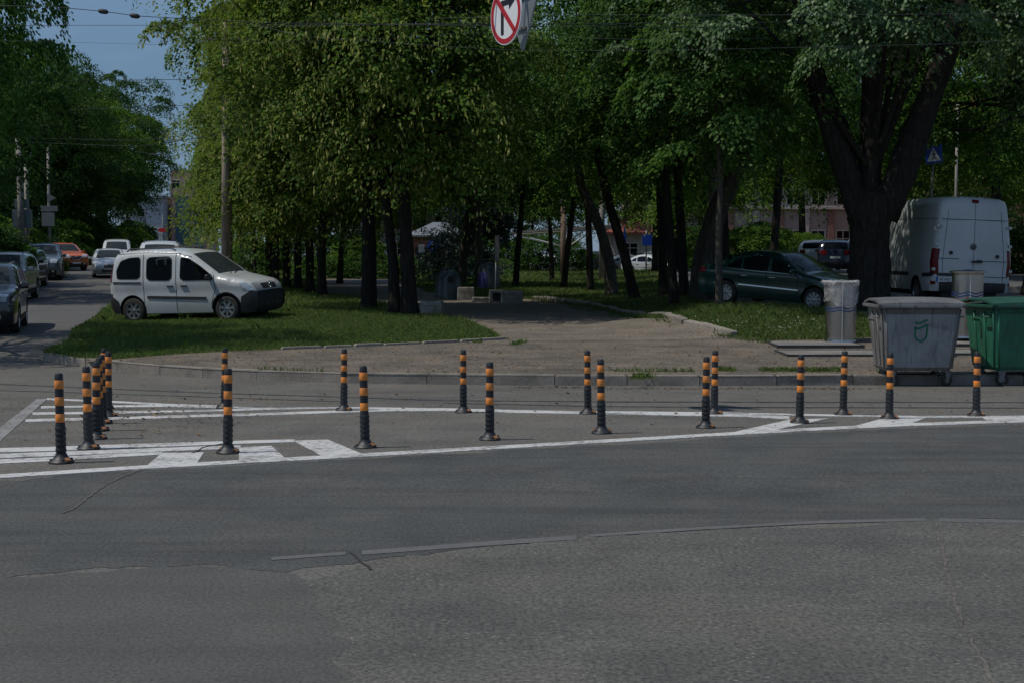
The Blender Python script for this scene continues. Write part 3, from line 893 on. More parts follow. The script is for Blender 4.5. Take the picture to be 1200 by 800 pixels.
# trees to the right, beyond the van
loc1 = make_tree('locust_tree', at(1165, 320, 58).xy.to_3d() + Vector((0, 0, float(pz(19.7, 58)))), 'light green locust tree behind the white delivery van', [(0, 0, -.1), (.1, 0, 2.2), (0, .1, 4.5)], [.28, .22, .15],
                 crown_blobs(4.4, 3.2, 8.5, 15, 51, .45), 'leaf_bright', 'bark_dark', 190, 300, .14, 1.4, .35, .5, .6, 51, group='locust trees beyond the parking', low=2.6)
tree_copy(loc1, (15.2, 62, float(pz(15.2, 62))), 2.2, .95, 'locust tree between the poplar trunk and the crossing sign', 'locust trees beyond the parking')
tree_copy(loc1, (25.5, 66, float(pz(25.5, 66))), 4.0, 1.15, 'locust tree at the edge of the picture past the delivery van', 'locust trees beyond the parking')
tree_copy(loc1, (11.0, 74, float(pz(11, 74))), 1.1, 1.0, 'locust tree shading the far white hatchback', 'locust trees beyond the parking')
dk = make_tree('shade_tree', (14.8, 40.5, float(pz(14.8, 40.5))), 'dark leafy tree overhanging the far side of the delivery van', [(0, 0, -.1), (.1, 0, 2.0), (.3, 0, 4.6)], [.24, .2, .15],
               crown_blobs(4.0, 4.6, 6.5, 13, 57, .5), 'leaf_dark', 'bark_dark', 130, 300, .12, 1.0, .6, .7, .6, 57, low=3.4)
tree_copy(mp2, (5.6, 41.5, float(pz(5.6, 41.5))), 2.7, 1.1, 'maple whose crown hangs over the roof of the green sedan', MAP)

# left street trees
LEFT = 'dark street trees on the far pavement'
lt = make_tree('street_tree', (-14.6, 29.5, float(gz(-14.6, 29.5)) + .13), 'dark overhanging street tree with drooping branch tips against the sky', [(0, 0, -.1), (.1, 0, 2.4), (.2, .1, 5.0)], [.34, .28, .2],
               [(-.3, 0, 8.4, 4.2, 4.4, 3.6), (3.4, 0, 8.2, 2.2, 2.4, 1.7), (2.8, -2, 6.6, 2.0, 2, 1.5), (2.6, 2.4, 6.2, 2.0, 2.2, 1.6), (0, -3, 7, 2.4, 2, 1.8), (-2.8, 0, 7, 2.4, 2.4, 2), (0, 3.4, 6.6, 2.4, 2.2, 2), (4.2, -.6, 9.6, 1.8, 1.8, 1.3)], 'leaf_dark', 'bark_dark', 260, 340, .10, 1.0, 1.0, 1.0, .5, 61, group=LEFT, low=4.0)
lt2 = make_tree('street_tree', (-22.6, 52, float(gz(-22.6, 52)) + .13), 'dense dark street tree behind the first parked cars', [(0, 0, -.1), (.1, 0, 2.2), (.2, .1, 4.6)], [.32, .27, .2],
                crown_blobs(4.6, 2.6, 11.5, 17, 63, .48), 'leaf_dark', 'bark_dark', 210, 320, .14, 1.25, .7, .8, .6, 62, group=LEFT, low=2.0)
def lcopy(src, x, y, rot, sc, label):
    return tree_copy(src, (x, y, float(gz(x, y)) + .13), rot, sc, label, LEFT)
lcopy(lt2, -31, 60, 2.0, 1.1, 'street tree at the picture edge above the silver parked car')
lcopy(lt2, -31.5, 72, 3.4, 1.12, 'street tree behind the double concrete pole')
lcopy(loc1, -36, 90, .7, 1.0, 'brighter green street tree behind the orange car')
lcopy(loc1, -39, 80, 2.7, 1.05, 'light green tree behind the concrete poles with boxes')
lcopy(lt2, -35.5, 106, 4.6, 1.1, 'street tree beyond the orange car')
lcopy(lt2, -34.3, 118, 5.4, 1.1, 'street tree over the far bend of the street')
lcopy(loc1, -37.6, 132, 1.7, 1.2, 'tall street tree against the blue sky gap')
lcopy(loc1, -35.2, 112, 2.2, 1.15, 'leafy street tree just behind the orange car and the slim pole')
lcopy(loc1, -41.5, 104, 3.9, 1.2, 'light green tree behind the tall concrete pole')
lcopy(lt2, -46, 126, 0.6, 1.2, 'dark tree behind the slim concrete pole with the wide sign')
lcopy(lt2, -40, 110, 1.2, 1.15, 'deep shaded tree in the second row past the parked cars')
lcopy(lt2, -46, 150, .5, 1.25, 'last street tree before the distant buildings')
# backdrop trees beyond the park
BK = 'trees closing the far side of the park'
kinds = [lb, loc1, mp2, loc1, dk]
rb = random.Random(5)
bk = [(8.8, 88, 'in front of the pale building beside the slim maple'), (-11.5, 128, 'left of the brick kiosk, behind the crossing path'), (-14.8, 104, 'at the far street corner of the park'), (-7.5, 112, 'behind the brick kiosk roof'), (-3.2, 110, 'right of the brick kiosk wall'), (1.5, 109, 'behind the white canopy'), (5, 124, 'right of the white canopy post'),
      (8.5, 118, 'behind the red roofed hut'), (14, 106, 'over the pale building with pilasters'), (20, 98, 'behind the far dark hatchback'), (27, 94, 'beyond the parking kerb'), (34, 100, 'past the delivery van, against the sky'), (-1, 125, 'between kiosk and canopy in the distance'), (-21, 128, 'closing the left street'), (10.5, 92, 'beside the pale building')]
for i, (x, y, w) in enumerate(bk):
    src = kinds[i % 5]
    tree_copy(src, (x, y, float(pz(x, y)) - .1), rb.uniform(0, 6.28), rb.uniform(.95, 1.25), 'far park tree ' + w, BK)

# sapling in front of the van
sap = gpt(303, 367, pz)
t = empty('sapling', sap, (0, 0, 0), 'thin young sapling with sparse leaves in front of the white van bonnet', 'tree')
mb = MB(); mb.tube([(0, 0, -.05), (-.03, 0, .6), (-.10, 0, 1.1), (-.15, .02, 1.75)], [.028, .022, .016, .006], 8)
g0 = np.random.default_rng(3)
tips = []
for z, dx, dy in [(.75, -.42, .1), (.85, .22, -.1), (1.0, -.35, -.15), (1.1, .2, .1), (1.25, -.3, .1), (1.4, .15, 0), (1.55, -.3, -.05), (1.7, -.2, .1)]:
    a = Vector((-.03 - .07 * z, 0, z)); e = a + Vector((dx, dy, .18)); tips.append(e)
    mb.tube([a, a.lerp(e, .5) + Vector((0, 0, .05)), e], [.009, .006, .003], 5)
mb.build('trunk', M['bark_grey'], t, True)
vs = []
for e in tips:
    v, _ = crown_verts([(e.x, e.y, e.z, .13, .13, .10)], 7, 7, .085, .2, .5, int(abs(e.x) * 1000) + 3)
    vs.append(v)
link_mesh('crown', fast_mesh('crown', np.concatenate(vs), 4), M['leaf_dark'], t)

# hedge and spruce before the kiosk
def shrub(name, loc, label, cat, blobs, m, n, per, leaf, L, seed, group=None, droop=.3):
    t = empty(name, loc, (0, 0, 0), label, cat, group)
    v, roots = crown_verts(blobs, n, per, leaf, L, droop, seed, .2)
    g = np.random.default_rng(seed); mb = MB()
    branch_mesh(mb, (0, 0, -.05), roots, None, g, 14, .02)
    mb.build('stem', M['bark_dark'], t, True)
    link_mesh('foliage', fast_mesh('foliage', v, 4), M[m], t)
    return t
shrub('hedge', (-6.6, 78, float(pz(-6.6, 78))), 'long low clipped dark hedge in front of the brick kiosk', 'hedge', [(x, 0, .5, .9, .7, .65) for x in np.arange(-4.5, 6, .8)], 'leaf_dark', 700, 30, .12, .35, 71)
shrub('spruce_bush', (-2.6, 70, float(pz(-2.6, 70))), 'blue-grey spruce with spreading branches beside the kiosk wall', 'tree', [(0, 0, .9, 1.8, 1.5, .5), (0, 0, 1.7, 1.4, 1.2, .5), (-.2, 0, 2.4, 1.0, .9, .45), (0, 0, 3.2, .6, .6, .5)], 'leaf_spruce', 200, 50, .13, .6, 72)
shrub('spruce_bush', (-1.1, 64, float(pz(-1.1, 64))), 'pale spruce branches behind the rounded poster bin', 'tree', [(0, 0, 2.9, 1.1, 1.0, .25), (.2, 0, 3.5, .9, .8, .22), (0, 0, 2.2, .9, .8, .22)], 'leaf_spruce', 130, 50, .13, .6, 73)

BU = 'bushes under the street trees'
bush = shrub('bush', (-26.5, 74, float(gz(-26.5, 74)) + .1), 'leafy bush behind the grey-blue car', 'bush', [(0, 0, 1.3, 2.2, 1.6, 1.3), (1.6, .2, 1.0, 1.4, 1.2, 1.0), (-1.6, 0, 1.5, 1.6, 1.3, 1.5)], 'leaf_bright', 210, 110, .12, .6, 81, BU, .5)
bush2 = shrub('bush', (-25.4, 66, float(gz(-25.4, 66)) + .1), 'dark bush behind the black parked car', 'bush', [(0, 0, 1.5, 2.3, 1.6, 1.6), (1.7, .2, 1.1, 1.5, 1.2, 1.2), (-1.7, 0, 1.3, 1.6, 1.3, 1.4)], 'leaf_dark', 210, 110, .13, .6, 82, BU, .5)
for i, (x, y, w, far) in enumerate([(-23.5, 58, 'behind the silver car', 0), (-29.5, 82, 'left of the orange car', 0), (-32.5, 92, 'right behind the orange car', 0), (-33.5, 101, 'further behind the orange car', 0), (-33.0, 112, 'left of the far white van', 0), (-34.5, 124, 'beyond the far white van', 0), (-36.5, 138, 'at the far bend of the street', 0), (-28.4, 72, 'under the slim concrete pole', 0), (-26.5, 62, 'at the foot of the tall concrete pole', 0), (-37, 92, 'in the second row behind the orange car', 0), (-32, 76, 'in the second row behind the parked cars', 0),
                                       (-18.5, 100, 'at the far street corner of the park', 1), (-14.5, 100, 'left of the crossing path', 1), (-10.8, 99, 'right of the crossing path', 1), (2.6, 99, 'under the white canopy', 1), (-1.2, 100, 'right of the brick kiosk', 1), (12.5, 99, 'in front of the pale building', 1), (13.4, 86, 'before the pale building left of the far cars', 1), (15.6, 90, 'before the pale building above the far cars', 1), (18.2, 93, 'before the pale building beside the poplar trunk', 1), (24.5, 70, 'beyond the parking kerb', 1), (28.5, 66, 'right of the delivery van', 1)]):
    s_ = bush if i % 2 else bush2
    fn = pz if far else (lambda x, y: gz(x, y) + .1)
    tree_copy(s_, (x, y, float(fn(x, y)) - .05), i * 1.3, 1.15 if not far else .95, 'bush ' + w, BU)

# ------------------------------------------------------------------ grass
def blades(P, h, w, seed):
    g = np.random.default_rng(seed)
    n = len(P)
    z = pz(P[:, 0], P[:, 1])
    base = np.stack([P[:, 0], P[:, 1], z - .01], 1)
    a = g.uniform(0, 2 * np.pi, n)
    s = np.stack([np.cos(a), np.sin(a), np.zeros(n)], 1)
    hh = (h * g.uniform(.45, 1.3, n))[:, None]; ww = (w * g.uniform(.7, 1.3, n))[:, None]
    ln = g.normal(0, .42, (n, 2)); lean = np.concatenate([ln, np.zeros((n, 1))], 1)
    m = base + lean * hh * .35; m[:, 2:] += hh * .6
    t = base + lean * hh; t[:, 2:] += hh * g.uniform(.75, 1, n)[:, None]
    return np.stack([base - s * ww, base + s * ww, m + s * ww * .8, t, m - s * ww * .8], 1).reshape(-1, 3)
g1 = np.random.default_rng(21)
def scatter(n, x0, x1, y0, y1, pw=1.0):
    y = y0 + (y1 - y0) * g1.random(n) ** pw
    return np.stack([g1.uniform(x0, x1, n), y], 1)
def edge_of(P):
    """photo column/row limits for the visible wedge"""
    return np.abs(P[:, 0]) < P[:, 1] * .40 + 1.5
def lawn(P):
    k = inside(PARK, P) & ~inside(SIDE, P) & ~inside(PATH, P) & ~inside(PARKING, P) & edge_of(P)
    return P[k]
vs = []
def dense(P, thr):
    n = np.sin(P[:, 0] * 1.7 + np.sin(P[:, 1] * 1.1) * 1.3) * np.sin(P[:, 1] * 2.1 + P[:, 0] * .6) + g1.normal(0, .5, len(P))
    return P[n > thr]
_ex = np.array(sorted([gxy(*q, pz) for q in SIDE_BACK]))
def worn(P):
    dd = P[:, 1] - np.interp(P[:, 0], _ex[:, 0], _ex[:, 1])
    return P[g1.random(len(P)) < np.clip(.12 + dd / (1.3 + .7 * np.sin(P[:, 0] * 1.9)), 0, 1)]
vs.append(blades(worn(lawn(dense(scatter(420000, -12, 1.5, 25.5, 40, 1.2), -1.1))), .105, .0055, 1))
vs.append(blades(lawn(dense(scatter(240000, -.5, 9.5, 27, 42, 1.2), -.9)), .12, .006, 2))
vs.append(blades(lawn(dense(scatter(150000, -16, 12, 40, 62, 1.3), -1.0)), .14, .010, 3))
vs.append(blades(lawn(scatter(60000, -24, 14, 60, 101, 1.2)), .2, .022, 4))
# longer tussocks
tc_ = np.concatenate([lawn(scatter(160, -11, 9, 26, 42)), lawn(scatter(420, 4.6, 9.5, 33.2, 36.2))])
tt = (tc_[:, None] + g1.normal(0, .09, (len(tc_), 26, 2))).reshape(-1, 2)
vs.append(blades(lawn(tt), .22, .006, 5))
M['grass'] = leaf_mat('grass_blades', [(0, (.060, .105, .030)), (.5, (.098, .16, .042)), (.80, (.145, .20, .058)), (.92, (.23, .21, .095)), (1, (.30, .25, .14))], .42, (.14, .28, .04), .6, .2)
o = link_mesh('grass', fast_mesh('grass', np.concatenate(vs), 5), M['grass']); tag(o, 'uneven green lawn grass with dry tufts under the trees', 'grass', kind='stuff')
# weeds along kerbs and pavement joints
wp = []
for pts, n, sp in [([gxy(830, 445), gxy(930, 446), gxy(1015, 446)], 1500, .10), ([gxy(700, 446), gxy(830, 447)], 300, .08), ([gxy(610, 402, pz), gxy(602, 405, pz)], 160, .06), ([gxy(560, 402, pz), gxy(590, 399, pz)], 250, .1), ([gxy(850, 395, pz), gxy(905, 402, pz)], 500, .15), ([gxy(800, 384, pz), gxy(640, 354, pz)], 700, .12), ([gxy(400, 437, pz), gxy(300, 433, pz)], 90, .05), ([gxy(745, 443, pz), gxy(757, 441, pz)], 130, .06)]:
    r_ = np.array(resample(pts, .05, False))
    q = r_[g1.integers(0, len(r_), n)] + g1.normal(0, sp, (n, 2))
    cl = np.sin(q[:, 0] * 3.1) + np.sin(q[:, 0] * 7.3 + 1) > -.5
    wp.append(q[cl])
wv = blades(np.concatenate(wp), .10, .009, 9)
o = link_mesh('weeds', fast_mesh('weeds', wv, 5), M['grass']); tag(o, 'small weeds growing along the kerb and paving edges', 'weeds', kind='stuff')
# daisies dotted in the right lawn
dp = lawn(np.concatenate([np.array([gxy(px, py, pz) for px, py in zip(g1.normal(915, 45, 80), g1.normal(388, 6, 80))]), np.array([gxy(px, py, pz) for px, py in zip(g1.uniform(780, 960, 60), g1.uniform(370, 396, 60))])]))
dz_ = pz(dp[:, 0], dp[:, 1]) + g1.uniform(.08, .17, len(dp))
dv = []
for (x, y), z in zip(dp, dz_):
    r = g1.uniform(.008, .018); a0 = g1.uniform(0, 6)
    dv += [(x + r * math.cos(a0 + k * 1.2566), y + r * math.sin(a0 + k * 1.2566), z + g1.normal(0, .004)) for k in range(5)]
M['petal'] = mat('daisy_petals', (.6, .6, .55), .7)
o = link_mesh('daisies', fast_mesh('daisies', np.array(dv), 5), M['petal']); tag(o, 'tiny white daisies scattered in the lawn beside the steel bin', 'flowers', kind='stuff')
# dry leaves, grit and twigs
lp = []
for n, x0, x1, y0, y1, fn in [(5200, -9, 12, 22.7, 28.5, 'p'), (900, -5, 9, 15, 22, 'g'), (700, -8, -3, 13, 20, 'g'), (500, -3, 6, 27, 40, 'p')]:
    P = scatter(n, x0, x1, y0, y1)
    z = (pz if fn == 'p' else gz)(P[:, 0], P[:, 1]) + (.03 if fn == 'p' else .016)
    if fn == 'p': k = inside(SIDE, P) | inside(PATH, P); P, z = P[k], z[k]
    lp.append(np.concatenate([P, z[:, None]], 1))
gut = np.array(resample([gxy(600, 453.5), gxy(820, 455), gxy(1015, 455)], .02, False))
q = gut[g1.integers(0, len(gut), 900)] + g1.normal(0, .10, (900, 2)) - np.array([0, .12]); lp.append(np.concatenate([q, (gz(q[:, 0], q[:, 1]) + .012)[:, None]], 1))
isl = np.array([gxy(px, py) for px, py in zip(g1.normal(200, 50, 260), g1.normal(487, 9, 260))]); lp.append(np.concatenate([isl, (gz(isl[:, 0], isl[:, 1]) + .016)[:, None]], 1))
lp = np.concatenate(lp); n = len(lp)
a = g1.uniform(0, 6.28, n); r = (.007 + .030 * g1.random(n) ** 2.2)[:, None]
d1 = np.stack([np.cos(a), np.sin(a), g1.normal(0, .15, n)], 1) * r; d2 = np.stack([-np.sin(a), np.cos(a), g1.normal(0, .3, n)], 1) * r * .55
lv = np.stack([lp - d1, lp + d2, lp + d1, lp - d2], 1).reshape(-1, 3)
M['litter'] = leaf_mat('dry_leaves', [(0, (.05, .032, .02)), (.5, (.11, .07, .04)), (.9, (.2, .14, .08)), (1, (.3, .24, .16))], .1, (.2, .14, .06), .9, .1)
o = link_mesh('leaf_litter', fast_mesh('leaf_litter', lv, 4), M['litter']); tag(o, 'dry leaves and crumbs scattered on pavement and road', 'leaf litter', kind='stuff')
# ------------------------------------------------------------------ vehicles
def paint(name, c, rough=.32, coat=.7, dirt=(.16, .14, .11), amt=.22, metal=0.0):
    return mat(name, c, rough, metal, .05, 2.0, spec=.5, coat=coat, dirt=dirt, dirt_amt=amt)
M['white_paint'] = paint('white_car_paint', (.51, .54, .55), amt=.3)
M['van_white'] = paint('dusty_white_van_paint', (.44, .47, .47), .4, .4)
M['green_paint'] = paint('dark_green_car_paint', (.006, .045, .042), .25, .9, amt=.08, metal=.3)
M['orange_paint'] = paint('orange_car_paint', (.55, .12, .025), .28, .9, amt=.1)
M['black_paint'] = paint('black_car_paint', (.012, .014, .016), .22, 1, amt=.1)
M['silver_paint'] = paint('silver_car_paint', (.38, .41, .40), .3, .7, metal=.5)
M['greyblue_paint'] = paint('grey_blue_car_paint', (.11, .15, .17), .3, .8, amt=.15, metal=.3)
M['navy_paint'] = paint('navy_car_paint', (.012, .022, .045), .2, 1, amt=.06)
M['red_paint'] = paint('red_car_paint', (.35, .02, .02), .3, .8, amt=.1)
M['glass'] = glass_mat('dark_window_glass')
M['interior'] = mat('dark_cabin_fabric', (.022, .022, .024), .9, 0, .2, 10)
def tint_mat():
    m, n, l, b = nodes_of('tinted_side_glass')
    b.inputs['Base Color'].default_value = (.004, .006, .007, 1); b.inputs['Roughness'].default_value = .03; b.inputs['Specular IOR Level'].default_value = .35
    t = n.new('ShaderNodeBsdfTransparent'); t.inputs['Color'].default_value = (.34, .40, .39, 1)
    s = n.new('ShaderNodeMixShader'); s.inputs['Fac'].default_value = .32
    l.new(t.outputs['BSDF'], s.inputs[1]); l.new(b.outputs['BSDF'], s.inputs[2]); l.new(s.outputs['Shader'], n['Material Output'].inputs['Surface'])
    return m
M['tint'] = tint_mat()
M['windscreen'] = glass_mat('windscreen_glass', (.03, .038, .04), .05)
M['plastic'] = mat('black_plastic', (.018, .019, .02), .6, 0, .2, 8, bump=.1)
M['rubber'] = mat('tyre_rubber', (.016, .016, .016), .85, 0, .3, 14, bump=.3, dirt=(.08, .07, .055), dirt_amt=.4)
M['alloy'] = mat('alloy_rim', (.42, .43, .44), .35, .9, .1, 5)
M['chrome'] = mat('chrome_trim', (.6, .6, .6), .15, 1, .05, 5)
M['lens'] = mat('headlight_lens', (.55, .57, .58), .1, .4, .3, 14, spec=.8)
M['taillight'] = mat('red_lamp_lens', (.11, .006, .009), .25, 0, .25, 20, spec=.25)
M['amber'] = mat('amber_lens', (.6, .2, .03), .2, 0, .1, 5)
M['seam'] = mat('door_gap', (.012, .012, .012), .9)
M['plate'] = mat('number_plate', (.55, .56, .55), .5, 0, .06, 8)
M['plateblue'] = mat('plate_blue', (.02, .07, .35), .5)
M['ink'] = mat('black_lettering', (.012, .012, .012), .6)

def catmull(pts, n=5):
    P = np.array(pts, float)
    out = []
    for i in range(len(P) - 1):
        p0, p1, p2, p3 = P[max(i - 1, 0)], P[i], P[i + 1], P[min(i + 2, len(P) - 1)]
        for k in range(n):
            t = k / n
            out.append(.5 * ((2 * p1) + (-p0 + p2) * t + (2 * p0 - 5 * p1 + 4 * p2 - p3) * t * t + (-p0 + 3 * p1 - 3 * p2 + p3) * t ** 3))
    out.append(P[-1])
    return np.array(out)
def rounded(poly, n=2, q=.12):
    p = [np.array(a, float) for a in poly]
    for _ in range(n):
        o = []
        for i in range(len(p)):
            a, b = p[i], p[(i + 1) % len(p)]
            o += [a * (1 - q) + b * q, a * q + b * (1 - q)]
        p = o
    return [tuple(a) for a in p]

class Car:
    def __init__(s, sil, W, arches, belt, H, tumble=.17, edge=.11, nose=.10, tail=.06, zb=.24, sill=.03):
        s.sil = catmull(sil, 5)
        s.W, s.belt, s.H, s.tumble, s.edge = W, belt, H, tumble, edge
        s.nose, s.tail, s.zb, s.sill = nose, tail, zb, sill
        s.arches = arches
        s.x1, s.x0 = s.sil[:, 0].max(), s.sil[:, 0].min()
    def dist(s, x, z):
        A, B = s.sil[:-1], s.sil[1:]
        P = np.stack([x, z], 1)
        best = np.full(len(P), 9.0)
        for a, b in zip(A, B):
            d = b - a; L = d @ d
            t = np.clip(((P - a) @ d) / max(L, 1e-9), 0, 1)
            best = np.minimum(best, np.linalg.norm(P - (a + t[:, None] * d), axis=1))
        return best
    def hw(s, x, z):
        x = np.atleast_1d(np.asarray(x, float)); z = np.atleast_1d(np.asarray(z, float))
        w = np.full(len(x), s.W)
        f = np.clip((x - (s.x1 - .9)) / .9, 0, 1); w *= 1 - s.nose * f ** 2.2
        r = np.clip(((s.x0 + .8) - x) / .8, 0, 1); w *= 1 - s.tail * r ** 2.2
        t = np.clip((z - s.belt) / (s.H - s.belt), 0, 1); w *= 1 - s.tumble * t ** 1.15
        lo = np.clip((s.zb + .35 - z) / .35, 0, 1); w -= s.sill * lo ** 2
        w += .012 * np.exp(-((z - s.belt + .08) / .05) ** 2)          # shoulder line
        w -= .010 * np.exp(-((z - s.belt + .32) / .10) ** 2)
        d = s.dist(x, z); q = np.clip(1 - d / s.edge, 0, 1)
        return w - s.edge * .85 * (1 - np.sqrt(np.clip(1 - q * q, 0, 1)))
    def outline(s):
        pts = [tuple(p) for p in s.sil]
        bottom = []
        for (ax, az, ar) in sorted(s.arches, key=lambda a: a[0]):
            hx = math.sqrt(max(ar * ar - (s.zb - az) ** 2, 1e-4))
            a0 = math.atan2(s.zb - az, -hx); a1 = math.atan2(s.zb - az, hx)
            if a0 < 0: a0 += 2 * math.pi
            for k in range(15):
                a = a0 + (a1 - a0) * k / 14
                bottom.append((ax + ar * math.cos(a), az + ar * math.sin(a)))
        return pts + bottom
    def side_holes(s, poly, off, sgn, grid, holes):
        P = np.asarray(poly)
        X, Z = np.meshgrid(np.arange(P[:, 0].min(), P[:, 0].max(), grid) + grid * .37, np.arange(P[:, 1].min(), P[:, 1].max(), grid) + grid * .41)
        g = np.stack([X.ravel(), Z.ravel()], 1); g = g[inside(P, g)]
        pts = [Vector(p) for p in poly]; n = len(pts); edges = []
        for h in holes:
            h = resample(h, .07); k = len(pts); m = len(h)
            ha = np.asarray(h)
            g = g[np.min(np.linalg.norm(g[:, None] - ha[None], axis=2), axis=1) > .03]
            pts += [Vector(p) for p in h]; edges += [(k + i, k + (i + 1) % m) for i in range(m)]
        pts += [Vector((float(a), float(b))) for a, b in g]
        r = delaunay_2d_cdt(pts, edges, [list(range(n))], 1, 1e-6)
        v = [(q.x, q.y) for q in r[0]]; a = np.array(v)
        f = np.array([tuple(t) for t in r[2] if len(t) == 3]); c = a[f].mean(1)
        keep = np.ones(len(f), bool)
        for h in holes: keep &= ~inside(np.asarray(h), c)
        w = s.hw(a[:, 0], a[:, 1]) + off
        return [(x, sgn * ww, z) for (x, z), ww in zip(v, w)], [tuple(int(i) for i in t) for t in f[keep]]
    def side(s, poly, off, sgn, grid=.1, holes=None):
        poly = resample(poly, .09)
        P = np.asarray(poly); g = None
        if holes:
            return s.side_holes(poly, off, sgn, grid, holes)
        xs = np.arange(P[:, 0].min(), P[:, 0].max(), grid); zs = np.arange(P[:, 1].min(), P[:, 1].max(), grid)
        if len(xs) > 1 and len(zs) > 1:
            X, Z = np.meshgrid(xs + grid * .37, zs + grid * .41); g = np.stack([X.ravel(), Z.ravel()], 1)
        v, f = cdt(poly, g)
        a = np.array(v); w = s.hw(a[:, 0], a[:, 1]) + off
        vs = [(x, sgn * ww, z) for (x, z), ww in zip(v, w)]
        return vs, f
    def strip(s, i0, i1, f0, f1, off=0.0, cols=9, crown=.035):
        """surface over the silhouette between two sample indices, lateral fractions f0..f1 (pairs allowed for taper)"""
        i0, i1 = int(i0), int(i1)
        idx = np.arange(i0, i1 + 1)
        P = s.sil[idx]
        nxt = s.sil[np.minimum(idx + 1, len(s.sil) - 1)]; prv = s.sil[np.maximum(idx - 1, 0)]
        d = nxt - prv; d /= np.linalg.norm(d, axis=1)[:, None] + 1e-9
        nrm = np.stack([d[:, 1], -d[:, 0]], 1)      # outward for front->rear running silhouettes is (dz,-dx)
        w = s.hw(P[:, 0], P[:, 1])
        fa = np.linspace(f0[0], f0[1], len(idx)) if isinstance(f0, tuple) else np.full(len(idx), f0)
        fb = np.linspace(f1[0], f1[1], len(idx)) if isinstance(f1, tuple) else np.full(len(idx), f1)
        vs, fs = [], []
        for k in range(len(idx)):
            for c in range(cols):
                f = fa[k] + (fb[k] - fa[k]) * c / (cols - 1)
                h = crown * (1 - f * f) + off
                vs.append((P[k, 0] + nrm[k, 0] * h, f * w[k], P[k, 1] + nrm[k, 1] * h))
        for k in range(len(idx) - 1):
            for c in range(cols - 1):
                a = k * cols + c
                fs.append((a, a + 1, a + cols + 1, a + cols))
        return vs, fs
    def near(s, x, z):
        return int(np.argmin((s.sil[:, 0] - x) ** 2 + (s.sil[:, 1] - z) ** 2))
    def body(s, m, parent, name='body', holes=None, dark=None):
        mb = MB(); o = s.outline()
        for sg in (1, -1): mb.add(*s.side(o, 0, sg, holes=holes))
        mb.add(*s.strip(0, len(s.sil) - 1, -1, 1, 0, 11))
        me = bpy.data.meshes.new(name); me.from_pydata(mb.v, [], mb.f)
        bm = bmesh.new(); bm.from_mesh(me)
        bmesh.ops.remove_doubles(bm, verts=bm.verts, dist=.004)
        bmesh.ops.recalc_face_normals(bm, faces=bm.faces)
        bm.to_mesh(me); bm.free()
        o = link_mesh(name, me, m, parent, True)
        if dark:
            me.materials.append(M['plastic'])
            for f in me.polygons:
                if dark(f.center): f.material_index = 1
        return o
    def panel(s, name, poly, m, parent, off=.005, sides=(1, -1), rnd=2):
        q = rounded(poly, rnd) if rnd else poly
        for sg in sides:
            mb = MB(); mb.add(*s.side(q, off, sg)); o = mb.build(name, m, parent, True)
        return o
    def patch(s, name, a, b, f0, f1, m, parent, off=.006):
        i, j = s.near(*a), s.near(*b)
        if i > j: i, j = j, i
        mb = MB(); mb.add(*s.strip(i, max(j, i + 1), f0, f1, off))
        return mb.build(name, m, parent, True)
    def line(s, name, pts, wd, m, parent, off=.004, sides=(1, -1)):
        return s.panel(name, ribbon_poly(pts, wd), m, parent, off, sides, 0)

def wheel(parent, x, y, r, wdt, spokes=7, rim_m='alloy', rimr=.66):
    sg = 1 if y > 0 else -1
    Mx = Matrix.Translation((x, y, r)) @ Matrix.Rotation(-math.pi / 2 * sg, 4, 'X')   # local z outwards
    h = wdt / 2
    mb = MB()
    mb.lathe([(r * rimr, -h), (r * .93, -h), (r, -h * .72), (r, h * .72), (r * .965, h * .9), (r * .9, h), (r * (rimr + .03), h), (r * rimr, h * .8)], 28, Mx, False)
    t = mb.build('wheel', M['rubber'], parent, auto=.6)
    rb_ = MB()
    R0 = r * rimr
    rb_.lathe([(R0 * 1.0, h * .85), (R0 * .93, h * .8), (R0 * .9, h * .35), (R0 * .3, h * .3), (0.001, h * .3)], 28, Mx, False)
    o = rb_.build('wheel_dish', M['plastic'], t, auto=.5)
    sp = MB()
    sp.lathe([(R0 * 1.02, h * .9), (R0 * 1.0, h * .97), (R0 * .9, h * .95), (R0 * .88, h * .7)], 28, Mx, False)
    sp.lathe([(R0 * .24, h * .3), (R0 * .24, h * .85), (R0 * .1, h * .95), (0.001, h * .95)], 16, Mx, False)
    for k in range(spokes):
        a = 2 * math.pi * k / spokes + .2
        c, s_ = math.cos(a), math.sin(a)
        w0, w1 = R0 * .13, R0 * .2
        q = [(R0 * .15, -w0), (R0 * .93, -w1), (R0 * .93, w1), (R0 * .15, w0)]
        vs = [Mx @ Vector((px_ * c - py_ * s_, px_ * s_ + py_ * c, zz)) for zz in (h * .55, h * .82) for px_, py_ in q]
        sp.add(vs, [(0, 1, 2, 3), (4, 5, 6, 7), (0, 1, 5, 4), (1, 2, 6, 5), (2, 3, 7, 6), (3, 0, 4, 7)])
    sp.build('rim', M[rim_m], t, auto=.5)
    return t
def wheels(root, ax, hwid, r, spokes=7, rim_m='alloy', wdt=.2, rimr=.66):
    for x in ax:
        for sg in (1, -1): wheel(root, x, sg * (hwid - wdt * .5 - .015), r, wdt, spokes, rim_m, rimr)
def chassis(root, x0, x1, hw_, z0, z1):
    MB().box(((x0 + x1) / 2, 0, (z0 + z1) / 2), (x1 - x0, hw_ * 2, z1 - z0), bev=.04).build('underbody', M['plastic'], root)
def mirror(root, x, y, z, m='plastic', s=1.0):
    for sg in (1, -1):
        mb = MB(); mb.box((x, sg * (y + .10), z), (.10 * s, .20 * s, .15 * s), bev=.035); mb.tube([(x + .03, sg * (y - .04), z - .06), (x, sg * (y + .06), z - .04)], .02, 6)
        mb.build('mirror', M[m], root, True)
